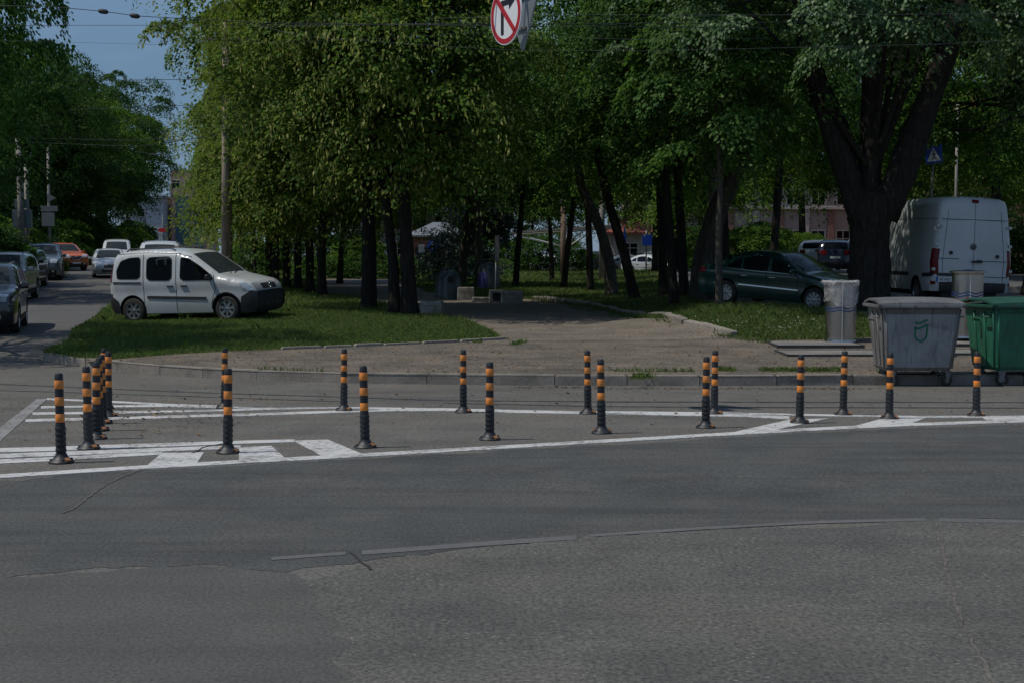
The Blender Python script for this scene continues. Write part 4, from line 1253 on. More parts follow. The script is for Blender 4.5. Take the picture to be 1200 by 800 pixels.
def handle_pair(car, root, xs, z, m='plastic'):
    for x in xs:
        for sg in (1, -1):
            w = float(car.hw(x, z)[0]); mb = MB(); mb.box((x, sg * (w + .012), z), (.19, .035, .035), bev=.012); mb.build('door_handle', M[m], root, True)
def place(root, x, y, yaw, fn, wb, tr, pitch=0, roll=0, dz=0):
    c, s_ = math.cos(yaw), math.sin(yaw)
    f = float(fn(x + c * wb / 2, y + s_ * wb / 2)); b = float(fn(x - c * wb / 2, y - s_ * wb / 2))
    l = float(fn(x - s_ * tr / 2, y + c * tr / 2)); r_ = float(fn(x + s_ * tr / 2, y - c * tr / 2))
    pt, rl = -math.atan2(f - b, wb) + pitch, math.atan2(l - r_, tr) + roll
    root.location = (x, y, (f + b) / 2 + dz)
    root.rotation_euler = (Matrix.Rotation(yaw, 3, 'Z') @ Matrix.Rotation(pt, 3, 'Y') @ Matrix.Rotation(rl, 3, 'X')).to_euler()
def text_mesh(s, size, name, m, parent, Mx, extr=.002):
    cu = bpy.data.curves.new(name, 'FONT'); cu.body = s; cu.size = size; cu.align_x = 'CENTER'; cu.align_y = 'CENTER'; cu.extrude = extr
    ob = bpy.data.objects.new(name, cu); COL.objects.link(ob)
    me = bpy.data.meshes.new_from_object(ob.evaluated_get(bpy.context.evaluated_depsgraph_get()))
    bpy.data.objects.remove(ob)
    me.transform(Mx); me.name = name
    me.materials.clear()
    return link_mesh(name, me, m, parent)

# ---- white passenger van
def make_mpv(label, group=None):
    root = empty('passenger_van', (0, 0, 0), (0, 0, 0), label, 'van', group)
    car = Car([(2.03, .22), (2.11, .36), (2.13, .56), (2.10, .74), (2.00, .90), (1.86, .99), (1.5, 1.08), (1.12, 1.17), (.95, 1.27), (.62, 1.50), (.30, 1.71), (.02, 1.79), (-.5, 1.84), (-1.2, 1.85), (-1.72, 1.81), (-1.93, 1.70), (-2.01, 1.45), (-2.06, 1.1), (-2.09, .72), (-2.09, .45), (-2.02, .24)],
              .905, [(1.33, .33, .395), (-1.37, .33, .395)], 1.08, 1.85, .13, .13, .14, .05)
    W3 = [[(-1.80, 1.13), (-1.83, 1.36), (-1.70, 1.60), (-1.45, 1.68), (-1.10, 1.69), (-1.10, 1.12)],
          [(-.93, 1.08), (-.93, 1.68), (-.18, 1.69), (-.18, 1.06)],
          [(.04, 1.05), (.06, 1.67), (.30, 1.62), (.62, 1.43), (.96, 1.18), (1.0, 1.05)]]
    car.body(M['white_paint'], root, holes=[rounded([tuple(np.array(p) * .955 + np.array(w).mean(0) * .045) for p in w]) for w in W3], dark=lambda c: c.z < .735 and (c.x > 1.95 or c.x < -1.98))
    chassis(root, -1.95, 1.9, .62, .2, .75)
    for w in W3: car.panel('window', w, M['tint'], root)
    for w in W3:   # rubber round each pane
        q = np.array(resample(rounded(w), .05)); c0 = q.mean(0); q2 = c0 + (q - c0) * .955; n = len(q)
        for sg in (1, -1):
            mb = MB()
            mb.add([(x, sg * (float(car.hw(x, z)[0]) + .007), z) for x, z in np.concatenate([q, q2])], [(i, (i + 1) % n, n + (i + 1) % n, n + i) for i in range(n)])
            mb.build('window_seal', M['plastic'], root, True)
    MB().box((-.4, 0, .86), (3.0, 1.5, .14), bev=.03).build('cabin_floor', M['interior'], root)
    for x, y in [(.05, .38), (.05, -.38), (-.95, .42), (-.95, -.42), (-.95, 0)]:
        mb = MB(); mb.box((x, y, 1.12), (.16, .46, .62), Euler((0, -.18, 0)).to_matrix().to_4x4(), bev=.06); mb.box((x - .07, y, 1.50), (.10, .24, .18), bev=.05); mb.tube([(x - .05, y, 1.38), (x - .06, y, 1.48)], .02, 6); mb.build('seat', M['interior'], root, True)
    mb = MB(); mb.box((.95, 0, 1.06), (.5, 1.45, .22), bev=.06); mb.build('dashboard', M['interior'], root, True)
    mb = MB()
    ring = [(.62 + .10 * math.sin(a), .38 + .18 * math.cos(a), 1.20 + .16 * math.sin(a)) for a in np.linspace(0, 2 * math.pi, 19)]
    mb.tube(ring, .016, 6); mb.build('steering_wheel', M['plastic'], root, True)
    for sg in (1, -1):
        mb = MB(); mb.tube([(1.18, sg * .1 - .2, 1.19), (1.0, sg * .2 + .15, 1.30)], .010, 6); mb.build('wiper', M['plastic'], root)
    mb = MB(); mb.tube([(-.1, 0, 1.86), (-.28, 0, 2.1)], .006, 6); mb.build('aerial', M['plastic'], root)
    car.patch('windscreen', (1.06, 1.20), (.28, 1.72), -.86, .86, M['windscreen'], root, .007)
    car.patch('rear_window', (-1.97, 1.62), (-2.04, 1.2), -.8, .8, M['glass'], root, .006)
    for pts in ([(-1.02, .40), (-1.02, 1.76)], [(-.07, .28), (-.07, 1.76)], [(1.06, .78), (1.0, 1.18)], [(.92, .45), (1.02, .78)]):
        car.line('door_gap', pts, .014, M['seam'], root)
    car.line('side_moulding', [(-.92, .66), (-.08, .63), (.80, .60)], .075, M['plastic'], root, .016)
    car.line('slide_rail', [(-1.93, 1.05), (-1.08, 1.03)], .045, M['plastic'], root, .006)
    car.line('roof_seam', [(-1.8, 1.775), (-1.0, 1.80), (0, 1.75), (.35, 1.66)], .012, M['seam'], root)
    car.panel('front_bumper', [(1.70, .24), (1.75, .62), (1.95, .74)] + [(q[0] + .014, q[1]) for q in car.sil[car.near(2.03, .22):car.near(2.10, .74) + 1][::-1]], M['plastic'], root, .009, rnd=0)
    car.patch('front_bumper', (2.03, .23), (2.10, .74), -.995, .995, M['plastic'], root, .009)
    car.patch('grille', (2.085, .78), (2.0, .90), -.55, .55, M['plastic'], root, .008)
    car.panel('rear_bumper', [(-1.72, .26), (-1.78, .56), (-1.95, .68)] + [tuple(q) for q in car.sil[car.near(-2.09, .70):]], M['plastic'], root, .009, rnd=0)
    car.patch('rear_bumper', (-2.09, .68), (-2.02, .25), -.995, .995, M['plastic'], root, .009)
    for sg in (1, -1):
        car.panel('headlight', [(1.78, .80), (1.70, .96), (1.86, .965), (1.98, .885), (2.06, .80), (1.95, .76)], M['lens'], root, .008, (sg,), 1)
        car.patch('headlight', (2.095, .77), (1.95, .935), (.60 * sg, .66 * sg), .985 * sg, M['lens'], root, .009)
        car.panel('tail_light', [(-1.97, 1.05), (-1.93, 1.6), (-2.0, 1.45), (-2.05, 1.08)], M['taillight'], root, .006, (sg,), 0)
        car.panel('door_gap', ribbon_poly([(1.33 + .405 * math.cos(a), .33 + .405 * math.sin(a)) for a in np.linspace(0.0, math.pi, 14)], .03), M['plastic'], root, .004, (sg,), 0)
    mb = MB()   # diamond badge
    for a, b in [((0, .10), (.075, 0)), ((.075, 0), (0, -.10)), ((0, -.10), (-.075, 0)), ((-.075, 0), (0, .10))]:
        mb.tube([(2.115, a[0], .86 + a[1]), (2.115, b[0], .86 + b[1])], .016, 6)
    mb.build('badge', M['chrome'], root, True)
    MB().box((2.155, 0, .47), (.015, .52, .115), bev=.004).build('number_plate', M['plate'], root)
    handle_pair(car, root, (-.24, .16), .93)
    mirror(root, .92, .90, 1.13)
    for sg in (1, -1):
        mb = MB(); mb.tube([(-1.6, sg * .66, 1.83), (-1.5, sg * .66, 1.90), (-.3, sg * .67, 1.89), (-.15, sg * .67, 1.83)], .018, 6); mb.build('roof_rail', M['plastic'], root, True)
    wheels(root, (1.33, -1.37), .905, .325, 7)
    return root
van = make_mpv('white passenger van with black bumpers parked on the lawn by the street')
place(van, -8.15, 37.0, R(-18), pz, 2.7, 1.5, pitch=R(.3))

# ---- big delivery van seen from behind
def make_delivery():
    root = empty('delivery_van', (0, 0, 0), (0, 0, 0), 'tall white delivery van seen from behind on the parking strip', 'van')
    car = Car([(2.85, .28), (2.93, .5), (2.93, .8), (2.80, 1.05), (2.45, 1.22), (2.05, 1.45), (1.55, 2.1), (1.15, 2.52), (.7, 2.66), (-.5, 2.72), (-2.0, 2.72), (-2.70, 2.69), (-2.88, 2.60), (-2.93, 2.3), (-2.97, 1.6), (-2.99, .9), (-2.99, .55), (-2.95, .42)],
              .985, [(1.9, .35, .43), (-1.75, .35, .43)], 1.2, 2.72, .17, .16, .12, .02, .40)
    car.body(M['van_white'], root)
    chassis(root, -2.8, 2.6, .68, .26, .9)
    car.panel('window', [(1.0, 1.4), (1.05, 2.1), (1.45, 2.08), (1.9, 1.55), (1.95, 1.38)], M['glass'], root)
    car.patch('windscreen', (2.1, 1.42), (1.25, 2.45), -.88, .88, M['windscreen'], root)
    car.line('door_gap', [(.85, .5), (.85, 2.4)], .014, M['seam'], root)
    car.line('door_gap', [(-2.85, 2.18), (-1.0, 2.2), (.8, 2.2)], .012, M['seam'], root)
    car.line('side_moulding', [(-2.9, .82), (-2.25, .80)], .09, M['plastic'], root, .014)
    car.line('side_moulding', [(-1.2, .80), (1.3, .80)], .09, M['plastic'], root, .014)
    for a, b, f0, f1 in [((-2.895, 2.55), (-2.985, .62), -.006, .006), ((-2.915, 2.42), (-2.985, .62), -.905, -.893), ((-2.915, 2.42), (-2.985, .62), .893, .905)]:
        car.patch('door_gap', a, b, f0, f1, M['seam'], root, .004)
    for z, y0, y1 in [(2.17, -.82, .82), (1.22, .35, .86), (1.18, -.86, -.15), (.80, -.86, .86)]:
        xx = car.sil[car.near(-2.95, z)][0]
        MB().box((xx - .038, (y0 + y1) / 2, z), (.006, y1 - y0, .012)).build('door_crease', M['seam'], root)
    def disc(y, z, r, t, m, nm):
        x = car.sil[car.near(-2.95, z)][0] - .037
        mb = MB(); mb.lathe([(r, 0), (r, t), (r * .8, t * 1.3), (.001, t * 1.3)], 24, Matrix.Translation((x, y, z)) @ Matrix.Rotation(-math.pi / 2, 4, 'Y')); return mb.build(nm, M[m], root, auto=.6), x - t * 1.3
    b, bx = disc(.02, 1.52, .075, .02, 'plastic', 'badge')
    mb = MB()
    for k in range(3):
        a = math.pi / 2 + k * 2 * math.pi / 3
        mb.tube([(bx - .004, .02, 1.52), (bx - .004, .02 + .055 * math.cos(a), 1.52 + .055 * math.sin(a))], [.008, .003], 5)
    mb.lathe([(.055, 0), (.063, 0), (.063, .006), (.055, .006)], 24, Matrix.Translation((bx, .02, 1.52)) @ Matrix.Rotation(-math.pi / 2, 4, 'Y'), False)
    mb.build('badge_star', M['alloy'], b, True)
    disc(.56, 1.36, .045, .015, 'plastic', 'lock_cap'); disc(-.58, 1.30, .045, .015, 'plastic', 'lock_cap')
    mb = MB(); mb.box((-3.055, -.08, 1.16), (.05, .26, .05), bev=.015); mb.box((-3.08, -.12, 1.19), (.03, .12, .025), bev=.008); mb.build('door_handle', M['plastic'], root)
    for sg in (1, -1):
        car.panel('tail_light', [(-2.78, .80), (-2.80, 1.46)] + [tuple(q) for q in car.sil[car.near(-2.975, 1.46):car.near(-2.99, .80) + 1]], M['taillight'], root, .008, (sg,), 0)
        for z in (2.0, 1.55, .95):
            MB().box((-2.93, sg * .94 * (1 - .06 * (z - 1)), z), (.10, .07, .07), bev=.015).build('hinge', M['van_white'], root)
        car.panel('reflector', [(-2.98, .58), (-2.86, .58), (-2.86, .66), (-2.98, .66)], M['taillight'], root, .012, (sg,), 0)
    car.patch('high_stop_lamp', (-2.86, 2.62), (-2.90, 2.56), -.12, .12, M['taillight'], root, .012)
    car.patch('rear_bumper', (-2.99, .64), (-2.95, .43), -.99, .99, M['plastic'], root, .035)
    MB().box((-3.03, .38, .83), (.012, 1.0, .07), bev=.004).build('plate_lamp_strip', M['plastic'], root)
    pl = MB().box((-3.035, .62, .71), (.014, .56, .125), bev=.003).build('number_plate', M['plate'], root)
    MB().box((-3.044, .872, .71), (.006, .05, .12)).build('plate_band', M['plateblue'], pl)
    text_mesh('AE 6421 OH', .115, 'plate_lettering', M['ink'], pl, Matrix.Translation((-3.0445, .595, .71)) @ Matrix.Rotation(-math.pi / 2, 4, 'Z') @ Matrix.Rotation(math.pi / 2, 4, 'X') @ Matrix.Diagonal((.72, 1, 1, 1)))
    mirror(root, 1.85, .98, 1.55, s=1.4)
    wheels(root, (1.9, -1.75), .985, .345, 6, 'alloy', .22)
    return root
dv_ = make_delivery()
place(dv_, 11.02, 37.5, R(92), pz, 3.6, 1.6, roll=R(4.2), dz=-.02)

# ---- saloon
def make_sedan(label, paint_, group=None):
    root = empty('sedan_car', (0, 0, 0), (0, 0, 0), label, 'car', group)
    car = Car([(2.22, .22), (2.32, .38), (2.33, .52), (2.26, .66), (2.0, .77), (1.4, .90), (1.02, .97), (.72, 1.14), (.30, 1.36), (.02, 1.435), (-.5, 1.46), (-1.0, 1.40), (-1.45, 1.23), (-1.78, 1.06), (-2.10, 1.03), (-2.28, .98), (-2.36, .80), (-2.37, .5), (-2.30, .28)],
              .875, [(1.36, .32, .375), (-1.34, .32, .375)], .93, 1.46, .24, .12, .15, .10, .21)
    car.body(M[paint_], root)
    chassis(root, -2.2, 2.1, .60, .18, .65)
    car.panel('window', [(.06, .95), (.02, 1.30), (.28, 1.27), (.60, 1.10), (.80, .95)], M['glass'], root)
    car.panel('window', [(-.82, .97), (-.85, 1.27), (-.5, 1.345), (-.08, 1.335), (-.05, .95)], M['glass'], root)
    car.panel('window', [(-1.38, 1.0), (-1.12, 1.17), (-.92, 1.25), (-.90, .98)], M['glass'], root, rnd=1)
    car.patch('windscreen', (.98, .99), (.24, 1.38), -.88, .88, M['windscreen'], root)
    car.patch('rear_window', (-1.02, 1.39), (-1.70, 1.09), -.86, .86, M['glass'], root)
    for pts in ([(.86, .30), (.88, .95)], [(-.07, .25), (-.07, 1.36)], [(-.92, .62), (-.86, .97)]):
        car.line('door_gap', pts, .012, M['seam'], root)
    car.line('side_moulding', [(-.95, .56), (.90, .53)], .03, M['chrome' if paint_ == 'green_paint' else 'plastic'], root, .010)
    car.line('sill_trim', [(-.92, .27), (.95, .26)], .022, M['chrome' if paint_ == 'green_paint' else 'plastic'], root, .008)
    car.line('window_trim', [(-1.42, .975), (-.6, .945), (.86, .93)], .018, M['chrome'], root, .006)
    for sg in (1, -1):
        car.patch('headlight', (2.28, .63), (2.06, .75), .50 * sg, .97 * sg, M['lens'], root, .008)
        car.panel('headlight', [(2.0, .62), (1.85, .755), (2.0, .755), (2.22, .66)], M['lens'], root, .006, (sg,), 0)
        car.patch('tail_light', (-2.30, .96), (-2.365, .78), .45 * sg, .99 * sg, M['taillight'], root, .008)
        car.panel('tail_light', [(-2.05, .80), (-2.02, .95), (-2.26, .95), (-2.33, .80)], M['taillight'], root, .006, (sg,), 0)
    car.patch('grille', (2.33, .50), (2.27, .645), -.42, .42, M['plastic'], root, .008)
    car.patch('air_intake', (2.30, .34), (2.325, .44), -.6, .6, M['plastic'], root, .008)
    MB().box((2.375, 0, .47), (.012, .5, .11), bev=.003).build('number_plate', M['plate'], root)
    MB().box((-2.41, 0, .62), (.012, .5, .11), bev=.003).build('number_plate', M['plate'], root)
    handle_pair(car, root, (-.78, .10), .80, 'chrome' if paint_ == 'green_paint' else paint_)
    mirror(root, .74, .86, 1.0, paint_, .85)
    wheels(root, (1.36, -1.34), .875, .315, 9, 'alloy', .2)
    return root
sedan = make_sedan('dark green sedan parked nose-down behind the lawn, partly behind slim trees', 'green_paint')
place(sedan, 7.3, 38.0, R(-43), pz, 2.7, 1.5, pitch=R(3.4), dz=.0)

def recolour(root, frm, to):
    for ch in root.children:
        for sl in ch.material_slots:
            if sl.material == M[frm]:
                sl.link = 'OBJECT'; sl.material = M[to]
    return root
def car_copy(src, label, group, frm=None, to=None):
    c = copy_tree(src); c['label'] = label; c['group'] = group
    if frm: recolour(c, frm, to)
    return c
# ---- sport utility car
def make_suv(label, paint_, group=None):
    root = empty('utility_car', (0, 0, 0), (0, 0, 0), label, 'car', group)
    car = Car([(2.15, .26), (2.24, .45), (2.24, .72), (2.15, .92), (1.85, 1.04), (1.3, 1.12), (1.02, 1.17), (.75, 1.34), (.40, 1.56), (.15, 1.635), (-.5, 1.68), (-1.3, 1.65), (-1.85, 1.56), (-2.05, 1.38), (-2.17, 1.1), (-2.20, .8), (-2.20, .5), (-2.12, .3)],
              .92, [(1.33, .36, .42), (-1.33, .36, .42)], 1.06, 1.68, .19, .13, .13, .08, .26)
    car.body(M[paint_], root)
    chassis(root, -2.0, 2.0, .62, .22, .75)
    car.panel('window', [(.02, 1.08), (.02, 1.52), (.30, 1.49), (.62, 1.28), (.88, 1.08)], M['glass'], root)
    car.panel('window', [(-.95, 1.10), (-.95, 1.52), (-.5, 1.56), (-.08, 1.55), (-.07, 1.08)], M['glass'], root)
    car.panel('window', [(-1.75, 1.18), (-1.62, 1.42), (-1.05, 1.52), (-1.03, 1.12)], M['glass'], root, rnd=1)
    car.patch('windscreen', (1.0, 1.19), (.36, 1.58), -.88, .88, M['windscreen'], root)
    car.patch('rear_window', (-1.92, 1.50), (-2.12, 1.2), -.84, .84, M['glass'], root)
    for pts in ([(.93, .45), (.95, 1.06)], [(-.04, .32), (-.04, 1.56)], [(-1.0, .75), (-1.0, 1.12)]):
        car.line('door_gap', pts, .012, M['seam'], root)
    car.line('sill_trim', [(-.88, .34), (.88, .34)], .14, M['plastic'], root, .008)
    car.patch('front_bumper', (2.15, .27), (2.235, .52), -.98, .98, M['plastic'], root, .008)
    car.patch('grille', (2.24, .66), (2.17, .89), -.50, .50, M['plastic'], root, .008)
    mb = MB(); mb.lathe([(.085, -.012), (.115, -.012), (.115, .012), (.085, .012)], 20, Matrix.Translation((2.28, 0, .79)) @ Matrix.Rotation(math.pi / 2, 4, 'Y'), False)
    for sg in (1, -1): mb.tube([(2.285, sg * .36, .90), (2.29, sg * .2, .70), (2.285, 0, .67)], .02, 6)
    mb.build('grille_trim', M['chrome'], root, True)
    for sg in (1, -1):
        car.patch('headlight', (2.20, .80), (2.07, .97), .54 * sg, .98 * sg, M['lens'], root, .009)
        car.panel('headlight', [(1.9, .82), (1.70, .98), (1.95, .965), (2.13, .88), (2.18, .82)], M['lens'], root, .008, (sg,), 0)
        car.patch('fog_lamp', (2.21, .42), (2.235, .52), .66 * sg, .80 * sg, M['lens'], root, .014)
        car.patch('tail_light', (-2.14, 1.16), (-2.2, .92), .58 * sg, .99 * sg, M['taillight'], root, .009)
        car.panel('tail_light', [(-1.92, 1.0), (-1.88, 1.16), (-2.1, 1.16), (-2.17, .95)], M['taillight'], root, .007, (sg,), 0)
    car.patch('rear_bumper', (-2.2, .58), (-2.12, .32), -.98, .98, M['plastic'], root, .009)
    MB().box((2.30, 0, .50), (.012, .5, .11), bev=.003).build('number_plate', M['plate'], root)
    MB().box((-2.245, 0, .80), (.012, .5, .11), bev=.003).build('number_plate', M['plate'], root)
    handle_pair(car, root, (-.85, .14), .95, paint_)
    mirror(root, .80, .91, 1.14, paint_ if paint_ != 'white_paint' else 'plastic')
    for sg in (1, -1):
        mb = MB(); mb.tube([(-1.5, sg * .62, 1.64), (-1.4, sg * .62, 1.70), (0, sg * .62, 1.69), (.1, sg * .62, 1.63)], .016, 6); mb.build('roof_rail', M['chrome'], root, True)
    wheels(root, (1.33, -1.33), .92, .35, 5, 'alloy', .22)
    return root
STREET = 'cars on the left street'
suv = make_suv('bright orange utility car with chrome grille at the kerb of the left street', 'orange_paint', STREET)
place(suv, -27.6, 87.5, R(-52), gz, 2.66, 1.6)
c = car_copy(suv, 'dark utility car cut by the picture edge, driving towards the camera', STREET, 'orange_paint', 'black_paint')
for ch in list(c.children):
    if ch.name.startswith('grille_trim'): bpy.data.objects.remove(ch)
place(c, -13.4, 36.2, R(-75), gz, 2.66, 1.6)
c = car_copy(suv, 'pale silver car half hidden by the dark one at the picture edge', STREET, 'orange_paint', 'silver_paint'); place(c, -18.15, 51, R(-80), gz, 2.66, 1.6)
c = car_copy(suv, 'black car standing between the silver and the grey-blue car', STREET, 'orange_paint', 'black_paint'); place(c, -21.4, 62, R(-80), gz, 2.66, 1.6)
c = car_copy(suv, 'grey-blue utility car parked right in front of the orange one', STREET, 'orange_paint', 'greyblue_paint'); place(c, -23.5, 71.5, R(-74), gz, 2.66, 1.6); c.scale = (1, 1, 1.06)
sed2 = make_sedan('white sedan coming along the street towards the camera', 'white_paint', STREET)
place(sed2, -21.35, 75.5, R(-74), gz, 2.7, 1.5)
c = car_copy(van, 'white van following close behind the white sedan', STREET); place(c, -25.5, 92, R(-76), gz, 2.7, 1.5)
c = car_copy(van, 'white van with roof rails parked behind the nearer white van', STREET); place(c, -14.95, 60.5, R(-78), pz, 2.7, 1.5)
FAR = 'cars parked beyond the park'
c = car_copy(suv, 'white utility car seen from behind past the sedan roof', FAR, 'orange_paint', 'white_paint'); place(c, 17.3, 80, R(68), pz, 2.66, 1.6)
c = car_copy(suv, 'navy hatchback seen from behind beside the poplar trunk', FAR, 'orange_paint', 'navy_paint'); place(c, 16.6, 73, R(76), pz, 2.66, 1.6)
for px, D, yaw, src, frm, to, lb_ in [(640, 104, 170, sed2, None, None, 'white car far off under the white canopy'), (683, 105, 178, suv, 'orange_paint', 'black_paint', 'black car with red lamps behind the brown canopy post'), (692, 112, 95, suv, 'orange_paint', 'red_paint', 'red car far beyond the pale maple trunk'), (738, 107, 5, sed2, 'white_paint', 'greyblue_paint', 'blue-grey sedan far off between the leaning maples'), (765, 104, -40, sed2, None, None, 'white sedan far off beside the yellow banded pole'), (778, 110, 20, suv, 'orange_paint', 'greyblue_paint', 'grey car beyond the yellow banded pole'), (500, 106, 5, suv, 'orange_paint', 'silver_paint', 'silver car far off beside the brick kiosk')]:
    c = car_copy(src, lb_, FAR, frm, to); x = (px - 600) / FPX * D
    place(c, x, D, R(yaw), gz, 2.66, 1.6)
# ------------------------------------------------------------------ flexible bollards
M['bollard'] = mat('black_bollard_rubber', (.011, .013, .016), .5, 0, .25, 9, dirt=(.05, .047, .042), dirt_amt=.3, bump=.1)
M['band'] = mat('orange_reflective_band', (.74, .24, .035), .45, 0, .14, 12, dirt=(.30, .15, .07), dirt_amt=.5)
M['reflector'] = mat('amber_foot_reflector', (.50, .19, .035), .35, 0, .4, 40, dirt=(.10, .08, .06), dirt_amt=.6)
def make_bollard():
    root = empty('bollard')
    mb = MB()
    pr = [(.047, .045), (.046, .07)]
    for z in (.09, .135, .18, .225, .27):
        pr += [(.046, z), (.0505, z + .008), (.0505, z + .022), (.046, z + .03)]
    pr += [(.044, .31), (.041, .36), (.0395, .70), (.038, .735), (.030, .748), (.001, .75)]
    pr = [(r * .9, z) for r, z in pr]
    mb.lathe(pr, 22, None, False)
    mb.build('post', M['bollard'], root, auto=.7)
    f = MB()
    f.lathe([(.105, 0), (.105, .010), (.098, .018), (.072, .034), (.053, .055), (.046, .075)], 24, None, True)
    for k in range(4):
        a = k * math.pi / 2 + .5
        f.lathe([(.012, .012), (.012, .034), (.006, .038), (.001, .038)], 8, Matrix.Translation((.083 * math.cos(a), .083 * math.sin(a), 0)), False)
    ft = f.build('foot', M['bollard'], root, auto=.6)
    for a in (-.55, 2.2):
        g = MB()
        c = Vector((.086 * math.cos(a), .086 * math.sin(a), .031))
        g.box(c, (.04, .042, .014), Euler((0, .55, a)).to_matrix().to_4x4(), bev=.005)
        g.build('foot_reflector', M['reflector'], ft)
    for z in (.655, .515, .375):
        b = MB(); b.lathe([(.0372, z - .036), (.0385, z - .034), (.0378, z + .034), (.0364, z + .036)], 22, None, False)
        b.build('reflective_band', M['band'], root, True)
    return root
BG = 'black and orange bollards around the traffic island'
bol = [(72, 543.5, 'bollard with an orange foot reflector at the nearest left corner of the island'),
       (104, 527.5, 'bollard standing on the upper of three white lines at the left end'),
       (113, 515.5, 'bollard third from the camera in the short left column'),
       (116.5, 506, 'bollard mostly hidden in the middle of the left column'),
       (121, 497.5, 'bollard fifth from the camera in the left column'),
       (127, 489, 'bollard second from the far end of the left column'),
       (124, 480.5, 'bollard at the far end of the left column, only its top showing'),
       (267, 532, 'bollard between two white hatch blocks in the front row'),
       (428, 525.5, 'bollard just past the last slanted white block on the left'),
       (574, 516.5, 'bollard in the front row below the end of the left lawn'),
       (705, 509, 'front bollard of the close pair in the middle of the island'),
       (827, 502.5, 'front bollard of the pair left of the right-hand hatching'),
       (937, 497, 'bollard standing on the first right-hand white hatch stripe'),
       (1042, 492, 'bollard in front of the grey container, on a white hatch stripe'),
       (1144, 488.5, 'bollard in front of the green container'),
       (263, 479.5, 'back row bollard behind the one between the hatch blocks'),
       (403, 482.5, 'back row bollard on the white line left of the island middle'),
       (543, 484.5, 'back row bollard in front of the pavement where the lawn ends'),
       (689, 486, 'back bollard of the close pair in the middle of the island'),
       (837, 486.5, 'back bollard of the pair left of the right-hand hatching'),
       (988, 487.5, 'back row bollard beside the wheel of the grey container')]
proto = make_bollard()
rb2 = random.Random(4)
for i, (px, py, lb_) in enumerate(bol):
    o = proto if i == 0 else copy_tree(proto)
    p = gpt(px, py - 1.5)
    o.location = (p.x, p.y, p.z + .004)
    o.rotation_euler = (rb2.uniform(-.02, .02), rb2.uniform(-.022, .028), rb2.uniform(-.35, .35))
    tag(o, lb_, 'bollard', BG)

# ------------------------------------------------------------------ waste containers
def stained(name, c, c2, streak, rough=.5, metal=0.0, c3=None):
    m, n, l, b = nodes_of(name)
    tc = n.new('ShaderNodeTexCoord')
    def nz(st, sc, a, bb, detail=7):
        mp = n.new('ShaderNodeMapping'); mp.inputs['Scale'].default_value = st
        l.new(tc.outputs['Object'], mp.inputs['Vector'])
        z = n.new('ShaderNodeTexNoise'); z.inputs['Scale'].default_value = sc; z.inputs['Detail'].default_value = detail; z.inputs['Roughness'].default_value = .65
        l.new(mp.outputs['Vector'], z.inputs['Vector'])
        r = n.new('ShaderNodeValToRGB'); r.color_ramp.elements[0].position = a; r.color_ramp.elements[1].position = bb
        l.new(z.outputs['Fac'], r.inputs['Fac']); return r.outputs['Color']
    def mx(f, a, c_):
        x = n.new('ShaderNodeMixRGB'); l.new(f, x.inputs['Fac'])
        for k, v in (('Color1', a), ('Color2', c_)):
            if isinstance(v, tuple): x.inputs[k].default_value = (*v, 1)
            else: l.new(v, x.inputs[k])
        return x.outputs['Color']
    col = mx(nz((1, 1, 1), 2.2, .4, .65), c, c2)
    col = mx(nz((7, 7, .5), 2.0, .52, .72), col, streak)
    if c3: col = mx(nz((1.2, 1.2, 2.2), 1.6, .58, .66), col, c3)
    l.new(col, b.inputs['Base Color'])
    b.inputs['Roughness'].default_value = rough; b.inputs['Metallic'].default_value = metal
    return m
M['galv'] = stained('weathered_galvanised_steel', (.20, .205, .205), (.14, .14, .142), (.065, .06, .055), .55, .35)
M['galvside'] = stained('grimy_galvanised_steel', (.20, .198, .19), (.13, .126, .118), (.06, .056, .052), .6, .2)
M['greypanel'] = stained('grey_painted_panel', (.27, .29, .295), (.19, .205, .21), (.11, .11, .11), .5, 0, (.15, .145, .135))
M['greenbin'] = stained('worn_green_paint', (.020, .15, .085), (.014, .105, .062), (.012, .05, .034), .45, 0, (.018, .17, .12))
M['greenrim'] = stained('dark_green_paint', (.015, .09, .055), (.01, .06, .04), (.04, .03, .02), .5, 0)
M['emblem'] = mat('green_emblem_paint', (.008, .14, .075), .55, 0, .25, 14)
M['rust'] = mat('rusty_steel', (.10, .055, .035), .85, 0, .4, 20, bump=.3)
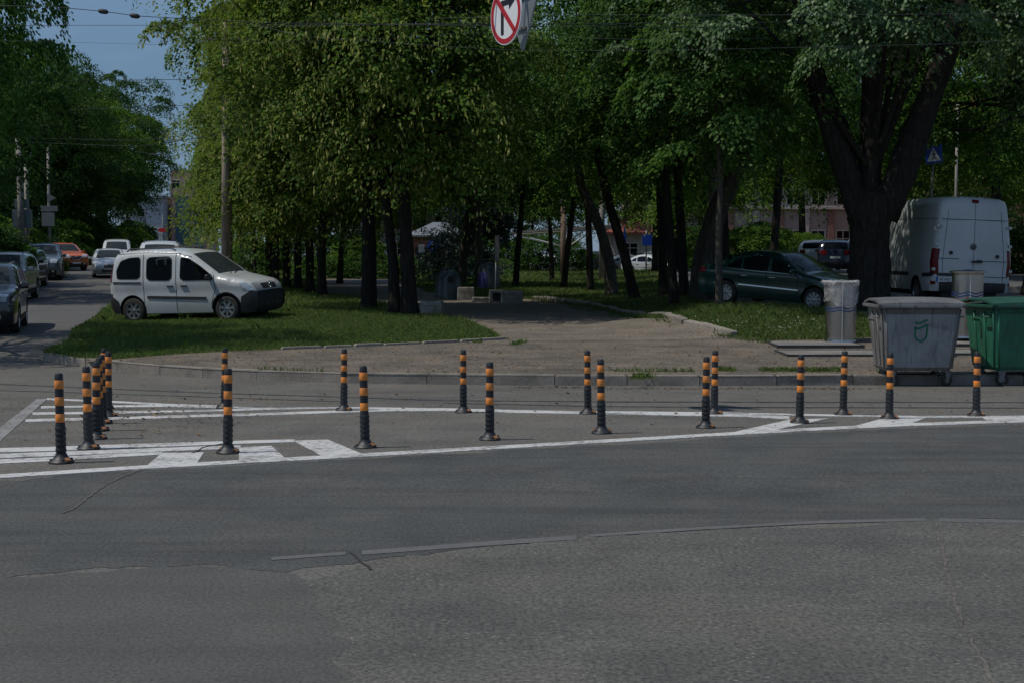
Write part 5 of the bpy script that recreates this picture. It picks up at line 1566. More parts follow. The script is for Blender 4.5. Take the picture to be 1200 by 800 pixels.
def make_container(name, label, m, mside, mrim, emblem=False):
    root = empty(name, (0, 0, 0), (0, 0, 0), label, 'waste container', 'wheeled waste containers at the kerb')
    zb, zt = .24, 1.24
    bx, by, tx, ty = .52, .40, .615, .515
    def q(z):
        t = (z - zb) / (zt - zb); return bx + (tx - bx) * t, by + (ty - by) * t
    vs = []
    for z in (zb, zb + .05, .62, .98, zt):
        x, y = q(z)
        if z == zb: x -= .03; y -= .03
        c = .05
        vs += [(-x + c, -y, z), (x - c, -y, z), (x, -y + c, z), (x, y - c, z), (x - c, y, z), (-x + c, y, z), (-x, y - c, z), (-x, -y + c, z)]
    fs = [tuple(range(8))[::-1]]
    for i in range(4):
        for k in range(8):
            a, b = i * 8 + k, i * 8 + (k + 1) % 8
            fs.append((a, b, b + 8, a + 8))
    fs.append(tuple(32 + k for k in range(8)))
    MB().add(vs, fs).build('tub', M[mside], root, auto=.5)
    # front panel, pressed slightly proud of the tub
    fr = MB()
    x0, y0 = q(.30); x1, y1 = q(1.12)
    fr.add([(-x0 + .05, -y0 - .006, .30), (x0 - .05, -y0 - .006, .30), (x1 - .05, -y1 - .006, 1.12), (-x1 + .05, -y1 - .006, 1.12),
            (-x0 + .05, -y0 + .02, .30), (x0 - .05, -y0 + .02, .30), (x1 - .05, -y1 + .02, 1.12), (-x1 + .05, -y1 + .02, 1.12)],
           [(0, 1, 2, 3), (7, 6, 5, 4), (0, 4, 5, 1), (1, 5, 6, 2), (2, 6, 7, 3), (3, 7, 4, 0)])
    fp = fr.build('front_panel', M[m], root)
    rb_ = MB()
    for sx in (-1, 1):
        rb_.tube([(sx * (bx - .045), -by - .008, .28), (sx * (tx - .05), -ty - .008, 1.2)], .014, 6)
        rb_.tube([(sx * bx + sx * .006, -by + .05, .28), (sx * tx + sx * .006, -ty + .05, 1.2)], .014, 6)
        for yy in (-.16, .16):
            rb_.tube([(sx * (bx + .004), yy * .8, .30), (sx * (tx + .004), yy, 1.16)], .012, 6)
    for k in range(26):
        xx = -tx + .08 + k * (2 * tx - .16) / 25
        rb_.tube([(xx * .985, -q(1.13)[1] - .004, 1.13), (xx, -q(1.22)[1] - .004, 1.22)], .008, 5)
    rb_.build('ribs', M[mside], root, True)
    rim = MB()
    for a, b in [((-tx - .03, -ty - .03), (tx + .03, -ty - .03)), ((tx + .03, -ty - .03), (tx + .03, ty + .03)), ((tx + .03, ty + .03), (-tx - .03, ty + .03)), ((-tx - .03, ty + .03), (-tx - .03, -ty - .03))]:
        c = ((a[0] + b[0]) / 2, (a[1] + b[1]) / 2, zt + .005); L = (abs(a[0] - b[0]) + .07, abs(a[1] - b[1]) + .07, .05)
        rim.box(c, (max(L[0], .07), max(L[1], .07), L[2]), bev=.012)
    rim.build('rim', M[mrim], root)
    lid = MB()
    lv = []
    for yy, z, in [(-ty - .05, zt + .036), (-ty - .045, zt + .06), (-.18, zt + .115), (.22, zt + .125), (ty + .02, zt + .07)]:
        e = .045
        lv += [(-tx - e, yy, z - .01), (-tx * .6, yy, z + .006), (0, yy, z + .012), (tx * .6, yy, z + .006), (tx + e, yy, z - .01)]
    lf = [(i * 5 + k, i * 5 + k + 1, i * 5 + k + 6, i * 5 + k + 5) for i in range(4) for k in range(4)]
    n0 = len(lv)
    lv += [(x, y, z - .03) for x, y, z in lv]
    lf += [tuple(i + n0 for i in f)[::-1] for f in lf]
    for k in range(4):
        lf += [(k, k + n0, k + 1 + n0, k + 1), (20 + k, 21 + k, 21 + k + n0, 20 + k + n0)]
    for i in range(4):
        lf += [(i * 5, i * 5 + 5, i * 5 + 5 + n0, i * 5 + n0), (i * 5 + 4, i * 5 + 4 + n0, i * 5 + 9 + n0, i * 5 + 9)]
    ld = MB().add(lv, lf).build('lid', M[mrim], root, auto=.4)
    for sx in (-1, 1):
        mb = MB(); mb.tube([(sx * (tx - .0), -.02, 1.02), (sx * (tx + .10), -.02, 1.03)], .022, 10); mb.lathe([(.03, 0), (.03, .012)], 12, Matrix.Translation((sx * (tx + .09), -.02, 1.03)) @ Matrix.Rotation(math.pi / 2 * sx, 4, 'Y'))
        mb.build('trunnion', M[mrim], root, auto=.6)
        mb = MB(); mb.tube([(sx * (tx - .02), -ty + .12, 1.08), (sx * (tx + .07), -ty + .13, 1.08), (sx * (tx + .07), -ty + .30, 1.08), (sx * (tx - .02), -ty + .31, 1.08)], .014, 7)
        mb.build('handle', M[mrim], root, True)
    for sx in (-1, 1):
        for sy in (-1, 1):
            w = MB(); c = Vector((sx * .42 + .03, sy * .33, .10))
            Mx = Matrix.Translation(c) @ Matrix.Rotation(R(25) * sx, 4, 'Z') @ Matrix.Rotation(math.pi / 2, 4, 'X')
            w.lathe([(.05, -.025), (.09, -.027), (.10, -.018), (.10, .018), (.09, .027), (.05, .025)], 22, Mx, False)
            wh = w.build('caster', M['rubber'], root, auto=.6)
            h = MB(); h.lathe([(.001, -.02), (.052, -.02), (.052, .02), (.001, .02)], 16, Mx, False); h.build('hub', M['galv'], wh, auto=.6)
            fk = MB(); fx = Matrix.Translation(c) @ Matrix.Rotation(R(25) * sx, 4, 'Z')
            for s2 in (-1, 1): fk.add([fx @ Vector(p_) for p_ in [(-.025, s2 * .036, -.01), (.025, s2 * .036, -.01), (.06, s2 * .036, .13), (-.05, s2 * .036, .13), (-.025, s2 * .03, -.01), (.025, s2 * .03, -.01), (.06, s2 * .03, .13), (-.05, s2 * .03, .13)]], [(0, 1, 2, 3), (7, 6, 5, 4), (0, 4, 5, 1), (1, 5, 6, 2), (2, 6, 7, 3), (3, 7, 4, 0)])
            fk.box(fx @ Vector((0, 0, .135)), (.13, .10, .012)); fk.build('fork', M['galv' if not emblem else 'galvside'], wh)
    if emblem:
        def eq(z): return -(by + (ty - by) * (z - zb) / (zt - zb)) - .0105
        E = MB()
        def stroke(pts, w):
            pts = catmull(pts, 6)
            rp = ribbon_poly([tuple(p) for p in pts], w); n = len(pts)
            vs = [(x, eq(z), z) for x, z in rp] + [(x, eq(z) + .006, z) for x, z in rp]
            m2 = len(rp)
            fs = [(i, i + 1, m2 - 2 - i, m2 - 1 - i) for i in range(n - 1)] + [(i + m2, m2 * 2 - 1 - i, m2 * 2 - 2 - i, i + 1 + m2) for i in range(n - 1)]
            E.add(vs, fs)
        # waves over a shield
        stroke([(-.10, 1.005), (-.06, .985), (-.02, .985), (.03, 1.01), (.07, 1.03), (.105, 1.03)], .032)
        stroke([(-.10, .925), (-.06, .905), (-.02, .905), (.03, .93), (.07, .95), (.105, .95)], .032)
        stroke([(-.088, .93), (-.088, .80), (-.07, .75), (-.03, .715), (.008, .705), (.045, .72), (.08, .765), (.092, .82), (.092, .95)], .03)
        E.build('emblem', M['emblem'], fp)
    return root
c1 = make_container('waste_container', 'grey galvanised waste container with a green shield emblem on castors', 'greypanel', 'galvside', 'galv', True)
p = gpt(1073, 452)
c1.location = (p.x + .02, 22.55, float(gz(p.x, 22.0)) + .0); c1.rotation_euler = (0, 0, R(-.5)); c1.scale = (1.0, .95, 1.0)
c2_ = make_container('waste_container', 'worn green waste container on castors cut by the picture edge', 'greenbin', 'greenbin', 'greenrim')
c2_.location = (8.07, 22.75, float(gz(8, 22.2))); c2_.rotation_euler = (0, 0, R(10)); c2_.scale = (1.05, 1, 1.0)

# ------------------------------------------------------------------ steel bins on the slab
def brushed(name):
    m, n, l, b = nodes_of(name)
    tc = n.new('ShaderNodeTexCoord'); mp = n.new('ShaderNodeMapping'); mp.inputs['Scale'].default_value = (3, 3, 60)
    l.new(tc.outputs['Object'], mp.inputs['Vector'])
    z = n.new('ShaderNodeTexNoise'); z.inputs['Scale'].default_value = 3; z.inputs['Detail'].default_value = 4; l.new(mp.outputs['Vector'], z.inputs['Vector'])
    r = n.new('ShaderNodeValToRGB'); r.color_ramp.elements[0].color = (.36, .345, .32, 1); r.color_ramp.elements[1].color = (.52, .50, .47, 1); l.new(z.outputs['Fac'], r.inputs['Fac']); l.new(r.outputs['Color'], b.inputs['Base Color'])
    b.inputs['Metallic'].default_value = 1; b.inputs['Roughness'].default_value = .24
    b.inputs['Anisotropic'].default_value = .6
    tg = n.new('ShaderNodeTangent'); tg.direction_type = 'RADIAL'; tg.axis = 'Z'; l.new(tg.outputs['Tangent'], b.inputs['Tangent'])
    return m
M['steel'] = brushed('brushed_steel')
M['highlight'] = mat('painted_highlight', (.62, .61, .59), .4, .3, .1, 9)  # pale colour standing in for the bright glint on the drums
M['blue'] = mat('blue_sticker', (.012, .035, .13), .5, 0, .2, 10)
M['redsticker'] = mat('red_sticker', (.5, .03, .04), .5, 0, .3, 12, dirt=(.5, .45, .42), dirt_amt=.7)
M['slab'] = ground_mat('concrete_slab', (.15, .145, .135), (.23, .22, .205), agg=.4, agg_scale=30, stain=(.09, .085, .08), stain_amt=.5, stain_scale=1.2)
M['slabedge'] = mat('dark_steel_frame', (.045, .048, .05), .6, .3, .3, 8)
def bag_mat():
    m, n, l, b = nodes_of('clear_plastic_bag')
    b.inputs['Base Color'].default_value = (.72, .72, .72, 1); b.inputs['Roughness'].default_value = .12
    tr = n.new('ShaderNodeBsdfTransparent'); ms = n.new('ShaderNodeMixShader')
    tc = n.new('ShaderNodeTexCoord'); z = n.new('ShaderNodeTexNoise'); z.inputs['Scale'].default_value = 7; z.inputs['Detail'].default_value = 5; l.new(tc.outputs['Object'], z.inputs['Vector'])
    r = n.new('ShaderNodeMapRange'); r.inputs['From Min'].default_value = .3; r.inputs['From Max'].default_value = .7; r.inputs['To Min'].default_value = .10; r.inputs['To Max'].default_value = .42
    l.new(z.outputs['Fac'], r.inputs['Value']); l.new(r.outputs['Result'], ms.inputs['Fac'])
    l.new(tr.outputs['BSDF'], ms.inputs[1]); l.new(b.outputs['BSDF'], ms.inputs[2]); l.new(ms.outputs['Shader'], n['Material Output'].inputs['Surface'])
    bp = n.new('ShaderNodeBump'); bp.inputs['Strength'].default_value = 1; bp.inputs['Distance'].default_value = .05; l.new(z.outputs['Fac'], bp.inputs['Height']); l.new(bp.outputs['Normal'], b.inputs['Normal'])
    return m
M['bag'] = bag_mat()
def slab(px0, px1, y0, y1, h, label):
    x0, x1 = (px0 - 600) / FPX * y0, (px1 - 600) / FPX * y0
    zc = float(pz((x0 + x1) / 2, y0)) + .02
    t = empty('collection_slab', ((x0 + x1) / 2, (y0 + y1) / 2, zc), (0, 0, 0), label, 'slab', 'slabs under the steel bins')
    MB().box((0, 0, h / 2 - .06), (x1 - x0, y1 - y0, h + .08), bev=.012).build('deck', M['slab'], t)
    e = MB()
    for sy in (-1, 1): e.box((0, sy * ((y1 - y0) / 2 + .016), h / 2 - .04), (x1 - x0 + .06, .028, h + .05))
    for sx in (-1, 1): e.box((sx * ((x1 - x0) / 2 + .016), 0, h / 2 - .04), (.028, y1 - y0, h + .05))
    e.build('frame', M['slabedge'], t)
    return zc + h - .02
zs1 = slab(913, 1012, 28.3, 30.2, .07, 'low framed concrete slab under the bagged steel bin')
slab(925, 1120, 26.3, 27.6, .05, 'lower concrete step in front of the bagged steel bin')
zs2 = slab(1085, 1190, 28.6, 30.4, .07, 'framed concrete slab under the lidded steel bin behind the containers')
slab(1100, 1200, 26.6, 27.8, .05, 'concrete step showing between the two containers')
def steel_bin(label, wave_z):
    t = empty('steel_bin', (0, 0, 0), (0, 0, 0), label, 'waste bin', 'brushed steel inlet bins')
    mb = MB(); mb.lathe([(.325, 0), (.325, .02), (.318, .03), (.318, .045), (.318, .06), (.318, 1.15), (.318, 1.165), (.318, 1.18), (.322, 1.19), (.322, 1.205)], 48, None, False)
    mb.build('drum', M['steel'], t, auto=.8)
    sm = MB()  # thin pale strip, a vertical highlight painted onto the drum
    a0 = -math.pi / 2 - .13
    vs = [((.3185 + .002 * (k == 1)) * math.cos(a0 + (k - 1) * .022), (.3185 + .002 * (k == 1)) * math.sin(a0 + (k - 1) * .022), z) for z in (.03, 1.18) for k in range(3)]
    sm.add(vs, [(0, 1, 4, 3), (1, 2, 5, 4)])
    sm.build('highlight_strip', M['highlight'], t, True)
    w = MB()
    for dz_w in (0, .055):
        n = 72; vs, fs = [], []
        for k in range(n):
            a = 2 * math.pi * k / n; z = wave_z + dz_w + .016 * math.sin(a * 6)
            for rr, zz in ((.3195, z - .013), (.3195, z + .013)):
                vs.append((rr * math.cos(a), rr * math.sin(a), zz))
        fs = [(2 * k, 2 * ((k + 1) % n), 2 * ((k + 1) % n) + 1, 2 * k + 1) for k in range(n)]
        w.add(vs, fs)
    w.build('wave_stripe', M['blue'], t, True)
    return t
b1 = steel_bin('brushed steel drum bin with a clear plastic bag pulled over its top', .64)
mb = MB(); mb.lathe([(.001, 1.19), (.29, 1.19), (.31, 1.215), (.322, 1.21)], 40, None, False); mb.build('rim', M['steel'], b1, True)
g2 = np.random.default_rng(8)
prof = []
mb = MB(); n = 64
vs = []
lev = [(.20, 1.225), (.345, 1.26), (.372, 1.235), (.345, 1.16), (.342, 1.08), (.340, 1.0), (.336, .92), (.334, .84), (.338, .76)]
for i, (r, z) in enumerate(lev):
    for k in range(n):
        a = 2 * math.pi * k / n
        rr = r + .010 * math.sin(a * 9 + i * .8) * (i > 1) + g2.uniform(-.004, .014) + (.035 * max(0, math.cos(a - math.pi)) ** 3 if i in (1, 2) else 0)
        zz = z + (g2.normal(0, .010) if i < 8 else .09 * math.sin(a * 2 + 1) + .03 * math.sin(a * 7) + .02)
        vs.append((rr * math.cos(a), rr * math.sin(a), zz))
fs = [(i * n + k, i * n + (k + 1) % n, (i + 1) * n + (k + 1) % n, (i + 1) * n + k) for i in range(len(lev) - 1) for k in range(n)]
mb.add(vs, fs)
# loose corner sticking out to the left
mb.build('bag', M['bag'], b1, True)
x = (985.5 - 600) / FPX * 29.6
b1.location = (x, 29.6, zs1)
b2 = steel_bin('brushed steel drum bin with a flat lid standing between the two containers', .78)
mb = MB(); mb.lathe([(.36, 1.205), (.372, 1.215), (.372, 1.235), (.34, 1.25), (.001, 1.262)], 48, None, False); ld = mb.build('lid', M['steel'], b2, auto=.5)
mb = MB(); mb.box((-.02, -.12, 1.262), (.16, .12, .012), Euler((R(2.5), 0, .2)).to_matrix().to_4x4(), bev=.003); mb.build('lid_sticker', M['blue'], ld)
# red and white stickers down the front
for z0, z1, a0, a1, mm in [(.60, .74, -1.95, -1.70, 'redsticker'), (.30, .56, -1.92, -1.72, 'redsticker')]:
    vs = [(.3205 * math.cos(a), .3205 * math.sin(a), z) for z in (z0, z1) for a in np.linspace(a0, a1, 6)]
    mb = MB(); mb.add(vs, [(k, k + 1, k + 7, k + 6) for k in range(5)]); mb.build('sticker', M[mm], b2)
x = (1133.5 - 600) / FPX * 29.8
b2.location = (x, 29.8, zs2 + .06); b2.scale = (1, 1, 1.12)

# ------------------------------------------------------------------ concrete blocks and bell bins by the path
M['conc'] = mat('rough_concrete', (.27, .25, .215), .9, 0, .22, 7, bump=.5, bscale=40, dirt=(.12, .105, .085), dirt_amt=.6)
M['bell'] = mat('dark_grey_plastic_shell', (.055, .075, .085), .4, 0, .15, 5, spec=.5, dirt=(.10, .10, .09), dirt_amt=.3)
M['poster'] = mat('faded_poster_print', (.06, .07, .26), .6, 0, .6, 5, dirt=(.28, .12, .22), dirt_amt=.6)
M['hole'] = mat('dark_hollow', (.03, .026, .022), .95)
def block(px, py, w, d, h, yaw, label, hollow=False, name='concrete_block'):
    p = gpt(px, py, pz)
    t = empty(name, (p.x, p.y + d / 2, p.z - .03), (0, 0, yaw), label, 'concrete block', 'concrete blocks closing the park path')
    mb = MB()
    if not hollow:
        mb.box((0, 0, h / 2), (w, d, h), bev=.03, taper=.96)
    else:
        k = .09
        mb.box((0, 0, k / 2), (w, d, k), bev=.01); mb.box((0, 0, h - k / 2), (w, d, k), bev=.01)
        for sx in (-1, 1): mb.box((sx * (w / 2 - k / 2), 0, h / 2), (k, d, h - 2 * k - .004))
        mb.box((.02, d / 2 - k / 2 - .01, h / 2), (w - 2 * k - .01, k, h - 2 * k - .006))
    mb.build('shell', M['conc'], t)
    def pit(c, sz): MB().box(c, sz).build('pit', M['hole'], t)
    rr = random.Random(px)
    for k in range(7 if not hollow else 0):
        pit((-w * .36 + k * w * .12, -d / 2 - .001 + .012, h * (.72 + rr.uniform(-.03, .03))), (.02, .03, .035))
    for k in range(4 if not hollow else 0):
        pit((rr.uniform(-.4, .4) * w, -d / 2 + .010, h * rr.uniform(.2, .55)), (.018, .03, .022))
    return t
block(506, 370.5, .60, .5, .42, R(-6), 'pale concrete block at the foot of the nearest linden trunk')
block(545.5, 353, .56, .5, .48, R(4), 'pale concrete block beside the grey bell bin')
block(599.5, 356.5, .68, .6, .44, R(3), 'pale concrete block joined to the hollow one by the path')
block(581.8, 355.5, .46, .6, .44, R(3), 'hollow concrete block open at the front beside the path', True)
block(564, 355, .62, .4, .2, R(2), 'low broken concrete piece lying between the taller blocks')
def bell(px, py, D, r, h, label, poster=False):
    p = gpt(px, py, pz)
    t = empty('bell_bin', p, (0, 0, 0), label, 'recycling bin', 'bell-shaped recycling bins')
    mb = MB()
    if not poster:
        mb.lathe([(r * .96, 0), (r * 1.04, .03), (r * 1.04, .10), (r, .12), (r * .97, h * .35), (r * .88, h * .62), (r * .72, h * .80), (r * .45, h * .93), (r * .16, h * .985), (.001, h)], 32, None, True)
    else:
        mb.lathe([(r, 0), (r, h * .70), (r * .92, h * .80), (r * .68, h * .90), (r * .3, h * .97), (.001, h * .98)], 32, None, True)
    mb.build('shell', M['bell'], t, auto=.7)
    mb = MB(); mb.tube([(-.07, 0, h * .96), (-.07, 0, h * 1.09), (.07, 0, h * 1.09), (.07, 0, h * .96)], .018, 6); mb.build('lifting_ring', M['galv'], t, True)
    mb = MB(); mb.lathe([(.11, -.02), (.11, .03), (.08, .035), (.001, .02)], 18, Matrix.Translation((0, -r * .84, h * .66)) @ Matrix.Rotation(R(78), 4, 'X')); mb.build('inlet', M['hole'], t, True)
    if poster:
        vs = [((r + .004) * math.cos(a), (r + .004) * math.sin(a), z) for z in (h * .08, h * .62) for a in np.linspace(math.pi * 1.02, math.pi * 1.45, 10)]
        mb = MB(); mb.add(vs, [(k, k + 1, k + 11, k + 10) for k in range(9)]); mb.build('poster', M['poster'], t, True)
    return t
bell(528.5, 351, 44, .36, 1.02, 'grey bell-shaped bin behind the pale concrete block')
bell(521, 348.5, 47, .34, .95, 'second bell-shaped bin half hidden behind the grey one')
bell(573, 339.5, 60, .44, 1.15, 'rounded grey bin with a blue and violet poster under the trees', True)
# narrow post by the block
p = gpt(580.5, 352, pz)
t = empty('metal_post', p, (0, R(1), 0), 'thin bare metal post rising behind the hollow concrete block', 'post')
mb = MB(); mb.tube([(0, 0, -.1), (0, 0, 1.3)], .02, 8); mb.build('tube', M['galv'], t, True)
mb = MB(); mb.box((.03, 0, 1.7), (.15, .04, .85), bev=.01); mb.build('plate', M['galv'], t)

# ------------------------------------------------------------------ poles, wires, signs
M['concpole'] = mat('concrete_pole', (.27, .26, .24), .85, 0, .2, 4, bump=.2, dirt=(.15, .14, .12), dirt_amt=.5)
M['wood'] = mat('weathered_timber_pole', (.36, .29, .22), .9, 0, .3, 3, stretch=(8, 8, .6), bump=.4, dirt=(.09, .07, .055), dirt_amt=.5)
M['wire'] = mat('weathered_cable', (.025, .027, .03), .7)
M['palewire'] = mat('pale_cable', (.10, .11, .115), .5, .3)
M['signgrey'] = mat('bare_sign_back', (.26, .30, .32), .45, .4, .08, 6)
M['signwhite'] = mat('white_sign_face', (.72, .73, .73), .4, 0, .05, 6)
M['signred'] = mat('red_sign_face', (.42, .012, .02), .4, 0, .08, 6)
M['signblue'] = mat('blue_sign_face', (.012, .06, .42), .4, 0, .1, 6)
M['signblack'] = mat('black_sign_face', (.01, .01, .012), .5)
M['yellow'] = mat('yellow_band', (.7, .28, .02), .5)
def pole(name, px, D, r0, r1, h, m, label, cat, lean=(0, 0), fn=pz, py=None):
    x = (px - 600) / FPX * D
    t = empty(name, (x, D, float(fn(x, D)) - .1), (lean[0], lean[1], 0), label, cat)
    mb = MB(); mb.tube([(0, 0, 0), (0, 0, h * .5), (0, 0, h)], [r0, (r0 + r1) / 2, r1], 14); mb.build('shaft', M[m], t, True)
    return t
up = pole('utility_pole', 265, 49, .17, .12, 9.5, 'wood', 'round timber utility pole behind the white van roof', 'utility pole', (0, R(.6)))
mb = MB(); mb.box((0, 0, 8.9), (1.6, .10, .10), bev=.01); mb.build('cross_arm', M['wood'], up)
for k in (-.7, -.35, .35, .7):
    mb = MB(); mb.lathe([(.02, 8.95), (.05, 9.0), (.03, 9.05), (.05, 9.1), (.001, 9.14)], 10, Matrix.Translation((k, 0, 0)), False); mb.build('insulator', M['signwhite'], up, True)
p2_ = pole('steel_pole', 271, 50.5, .07, .06, 8, 'galv', 'dark steel pole close behind the timber utility pole', 'pole')
pole('utility_pole', 284, 72, .13, .10, 7, 'concpole', 'pale concrete post deep in the shade behind the white van', 'utility pole')
lp1 = pole('concrete_pole', 28.5, 66, .17, .12, 6.8, 'concpole', 'tall pale concrete pole with a grey cabinet by the parked cars', 'utility pole', (0, R(-1.2)), gz)
mb = MB(); mb.box((-.02, .22, 3.1), (.85, .25, .85), bev=.02); mb.box((-.02, .22, 3.8), (.6, .2, .4), bev=.02); mb.build('cabinet', M['signgrey'], lp1)
pole('concrete_pole', 33.5, 68, .12, .10, 6.0, 'concpole', 'thinner pole standing just behind the tall concrete pole', 'utility pole', (0, 0), gz)
lp2 = pole('concrete_pole', 59.5, 80, .10, .07, 7.2, 'concpole', 'slim concrete pole carrying a wide sign above the orange car', 'utility pole', (0, 0), gz)
mb = MB(); mb.box((.05, -.12, 3.75), (.95, .05, .3), bev=.008); mb.box((-.02, -.12, 3.15), (.7, .05, .75), bev=.008); mb.build('sign_board', M['signgrey'], lp2)
mb = MB(); mb.add([(-.05 + .0, -.16, 4.1), (.45, -.16, 4.35), (-.05, -.16, 4.6), (-.05, -.13, 4.1), (.45, -.13, 4.35), (-.05, -.13, 4.6)], [(0, 1, 2), (5, 4, 3), (0, 3, 4, 1), (1, 4, 5, 2), (2, 5, 3, 0)]); mb.build('sign_board', M['signgrey'], lp2)
# yellow-banded thin pole, blue sign plates beyond the park
yp = pole('thin_pole', 771, 92, .075, .06, 4.6, 'galv', 'thin grey pole with a yellow band beyond the lawn', 'pole')
mb = MB(); mb.lathe([(.085, 2.7), (.09, 2.72), (.09, 3.7), (.085, 3.72)], 14, None, False); mb.build('band', M['yellow'], yp, True)
bs = pole('sign_post', 757, 97, .05, .05, 2.9, 'galv', 'blue notice board on a post beyond the leaning maple', 'sign')
mb = MB(); mb.box((.15, -.08, 2.25), (.85, .05, .75), bev=.01); mb.build('board', M['signblue'], bs)
bs2 = pole('sign_post', 732, 94, .04, .04, 3.2, 'galv', 'narrow blue and white sign post between the bent maples', 'sign')
mb = MB(); mb.box((0, -.06, 2.5), (.16, .04, 1.2), bev=.01); mb.build('board', M['signblue'], bs2); mb = MB(); mb.box((0, -.06, 1.6), (.14, .04, .5), bev=.01); mb.build('board', M['signwhite'], bs2)
ks = pole('sign_post', 507.5, 88, .04, .04, 2.3, 'galv', 'round blue arrow sign in front of the brick kiosk', 'sign')
mb = MB(); mb.lathe([(.001, 0), (.35, 0), (.35, .03), (.001, .03)], 28, Matrix.Translation((0, -.06, 1.95)) @ Matrix.Rotation(math.pi / 2, 4, 'X')); mb.build('disc', M['signblue'], ks, auto=.5)
mb = MB(); mb.box((0, -.098, 1.92), (.08, .008, .32)); mb.prism([(-.14, 0), (.14, 0), (0, .17)], .008, Matrix.Translation((0, -.094, 2.02)) @ Matrix.Rotation(math.pi / 2, 4, 'X')); mb.build('arrow', M['signwhite'], ks)
ks2 = pole('lamp_post', 494.5, 86, .06, .05, 1.9, 'concpole', 'short grey box on a post beside the brick kiosk', 'post')
mb = MB(); mb.box((0, -.05, 1.75), (.36, .3, .5), bev=.03); mb.build('box', M['signgrey'], ks2)
# pedestrian crossing sign beyond the poplar
cs = pole('crossing_sign', 1087, 40, .035, .03, 4.8, 'galv', 'square blue pedestrian crossing sign beside the poplar limb', 'sign', (0, R(1.2)))
zc_ = at(1087, 181, 39.9).z - cs.location.z
b_ = MB().box((0, -.05, zc_), (.46, .03, .50), Euler((0, R(-6), R(-18))).to_matrix().to_4x4(), bev=.006).build('board', M['signblue'], cs)
RB = Matrix.Translation((0, -.05, zc_)) @ Euler((0, R(-6), R(-18))).to_matrix().to_4x4()
mb = MB(); mb.prism([(-.19, -.19), (.19, -.19), (0, .19)], .004, RB @ Matrix.Translation((0, -.016, 0)) @ Matrix.Rotation(math.pi / 2, 4, 'X')); mb.build('triangle', M['signwhite'], b_)
mb = MB()
for a, b in [((0, .06), (0, -.04)), ((0, -.04), (.05, -.15)), ((0, -.04), (-.05, -.15)), ((0, .03), (.055, -.02)), ((0, .03), (-.05, -.01))]:
    mb.tube([RB @ Vector((a[0], -.024, a[1])), RB @ Vector((b[0], -.024, b[1]))], .012, 6)
mb.lathe([(.001, 0), (.024, 0), (.024, .006), (.001, .006)], 12, RB @ Matrix.Translation((0, -.021, .09)) @ Matrix.Rotation(math.pi / 2, 4, 'X'))
mb.build('walking_figure', M['signblack'], b_)

# hanging no-right-turn sign with the back of a triangular sign, on a span wire
sx, sy_ = (593 - 600) / FPX * 17.0, 17.0
zt_ = at(593, 17.5, 17).z
ns = empty('no_turn_sign', (sx, sy_, zt_), (0, 0, R(-59)), 'round no-right-turn sign with red ring hanging above the road', 'sign')
def face(y): return Matrix.Translation((0, y, 0)) @ Matrix.Rotation(math.pi / 2, 4, 'X')
rr = .352
mb = MB(); mb.lathe([(.001, -.016), (rr, -.016), (rr + .006, -.008), (rr, .004), (.001, .004)], 48, face(0)); pl = mb.build('plate', M['signwhite'], ns, auto=.5)
mb = MB(); mb.lathe([(rr * .80, .0045), (rr * .80, .007), (rr * .965, .007), (rr * .965, .0045)], 48, face(0), False)
mb.box((0, -.010, 0), (rr * 1.66, .005, .062), Euler((0, R(45), 0)).to_matrix().to_4x4()); mb.build('red_ring', M['signred'], pl, auto=.5)
mb = MB(); mb.box((-.075, -.0062, -.06), (.062, .004, .34)); mb.box((-.005, -.0062, .14), (.20, .004, .062)); mb.prism([(.08, .055), (.08, .225), (.205, .14)], .004, face(-.0042)); mb.build('arrow', M['signblack'], pl)
ys_ = empty('triangle_sign', ((612 - 600) / FPX * 17.25, 17.25, at(611, 59, 17.25).z), (0, 0, R(118)), 'bare grey back of a triangular sign hanging beside the no-right-turn sign', 'sign')
mb = MB(); mb.prism([(-.02, 0), (.02, 0), (.45, .76), (.43, .80), (-.43, .80), (-.45, .76)], .02, face(0)); mb.build('plate', M['signgrey'], ys_)
mb = MB()
for z in (.25, .62): mb.box((0, .016, z), (.5 * z + .1, .02, .03))
mb.build('stiffener', M['galv'], ys_)
def wire(pts, r, m, label, grp='overhead wires'):
    b = MB(); b.tube(pts, r, 6); o = b.build('overhead_wire', M[m], None, True); tag(o, label, 'wire', grp); return o
def wpx(pts, D, r, m, label, sag=0):
    P = [at(a, b, D) for a, b in pts]
    return wire([tuple(v) for v in P], r, m, label)
zw = at(600, -62, 17).z
wire([(-26, 17, zw + .5), (-13, 17.05, zw + .15), (sx, 17.1, zw), (13, 17.05, zw + .15), (26, 17, zw + .5)], .012, 'wire', 'span wire out of sight that carries the hanging road signs')
mb = MB()
mb.tube([(sx, 17.02, zt_ + .2), (sx, 17.1, zw)], .014, 8); mb.tube([(ys_.location.x, 17.27, ys_.location.z + .5), (ys_.location.x, 17.1, zw)], .014, 8)
mb.tube([(sx, 17.05, zt_ + .45), (ys_.location.x, 17.25, zt_ + .45)], .012, 8)
o = mb.build('sign_hanger', M['galv'], None, True); tag(o, 'thin steel hanger rods holding the two road signs', 'hanger')
wpx([(-300, 30), (100, 30), (300, 30), (620, 28.5), (1500, 22)], 22, .0035, 'wire', 'dark overhead wire crossing the sky gap at the level of its insulators')
wpx([(-300, 44), (0, 47.5), (180, 52.5), (420, 47), (700, 30), (1500, -15)], 24, .002, 'wire', 'thin wire below the darkest wire over the street gap')
wpx([(-100, 6), (60, 8), (124, 14), (160, 19), (300, 27), (520, 30), (900, 33)], 20, .005, 'wire', 'overhead wire with two black strain insulators')
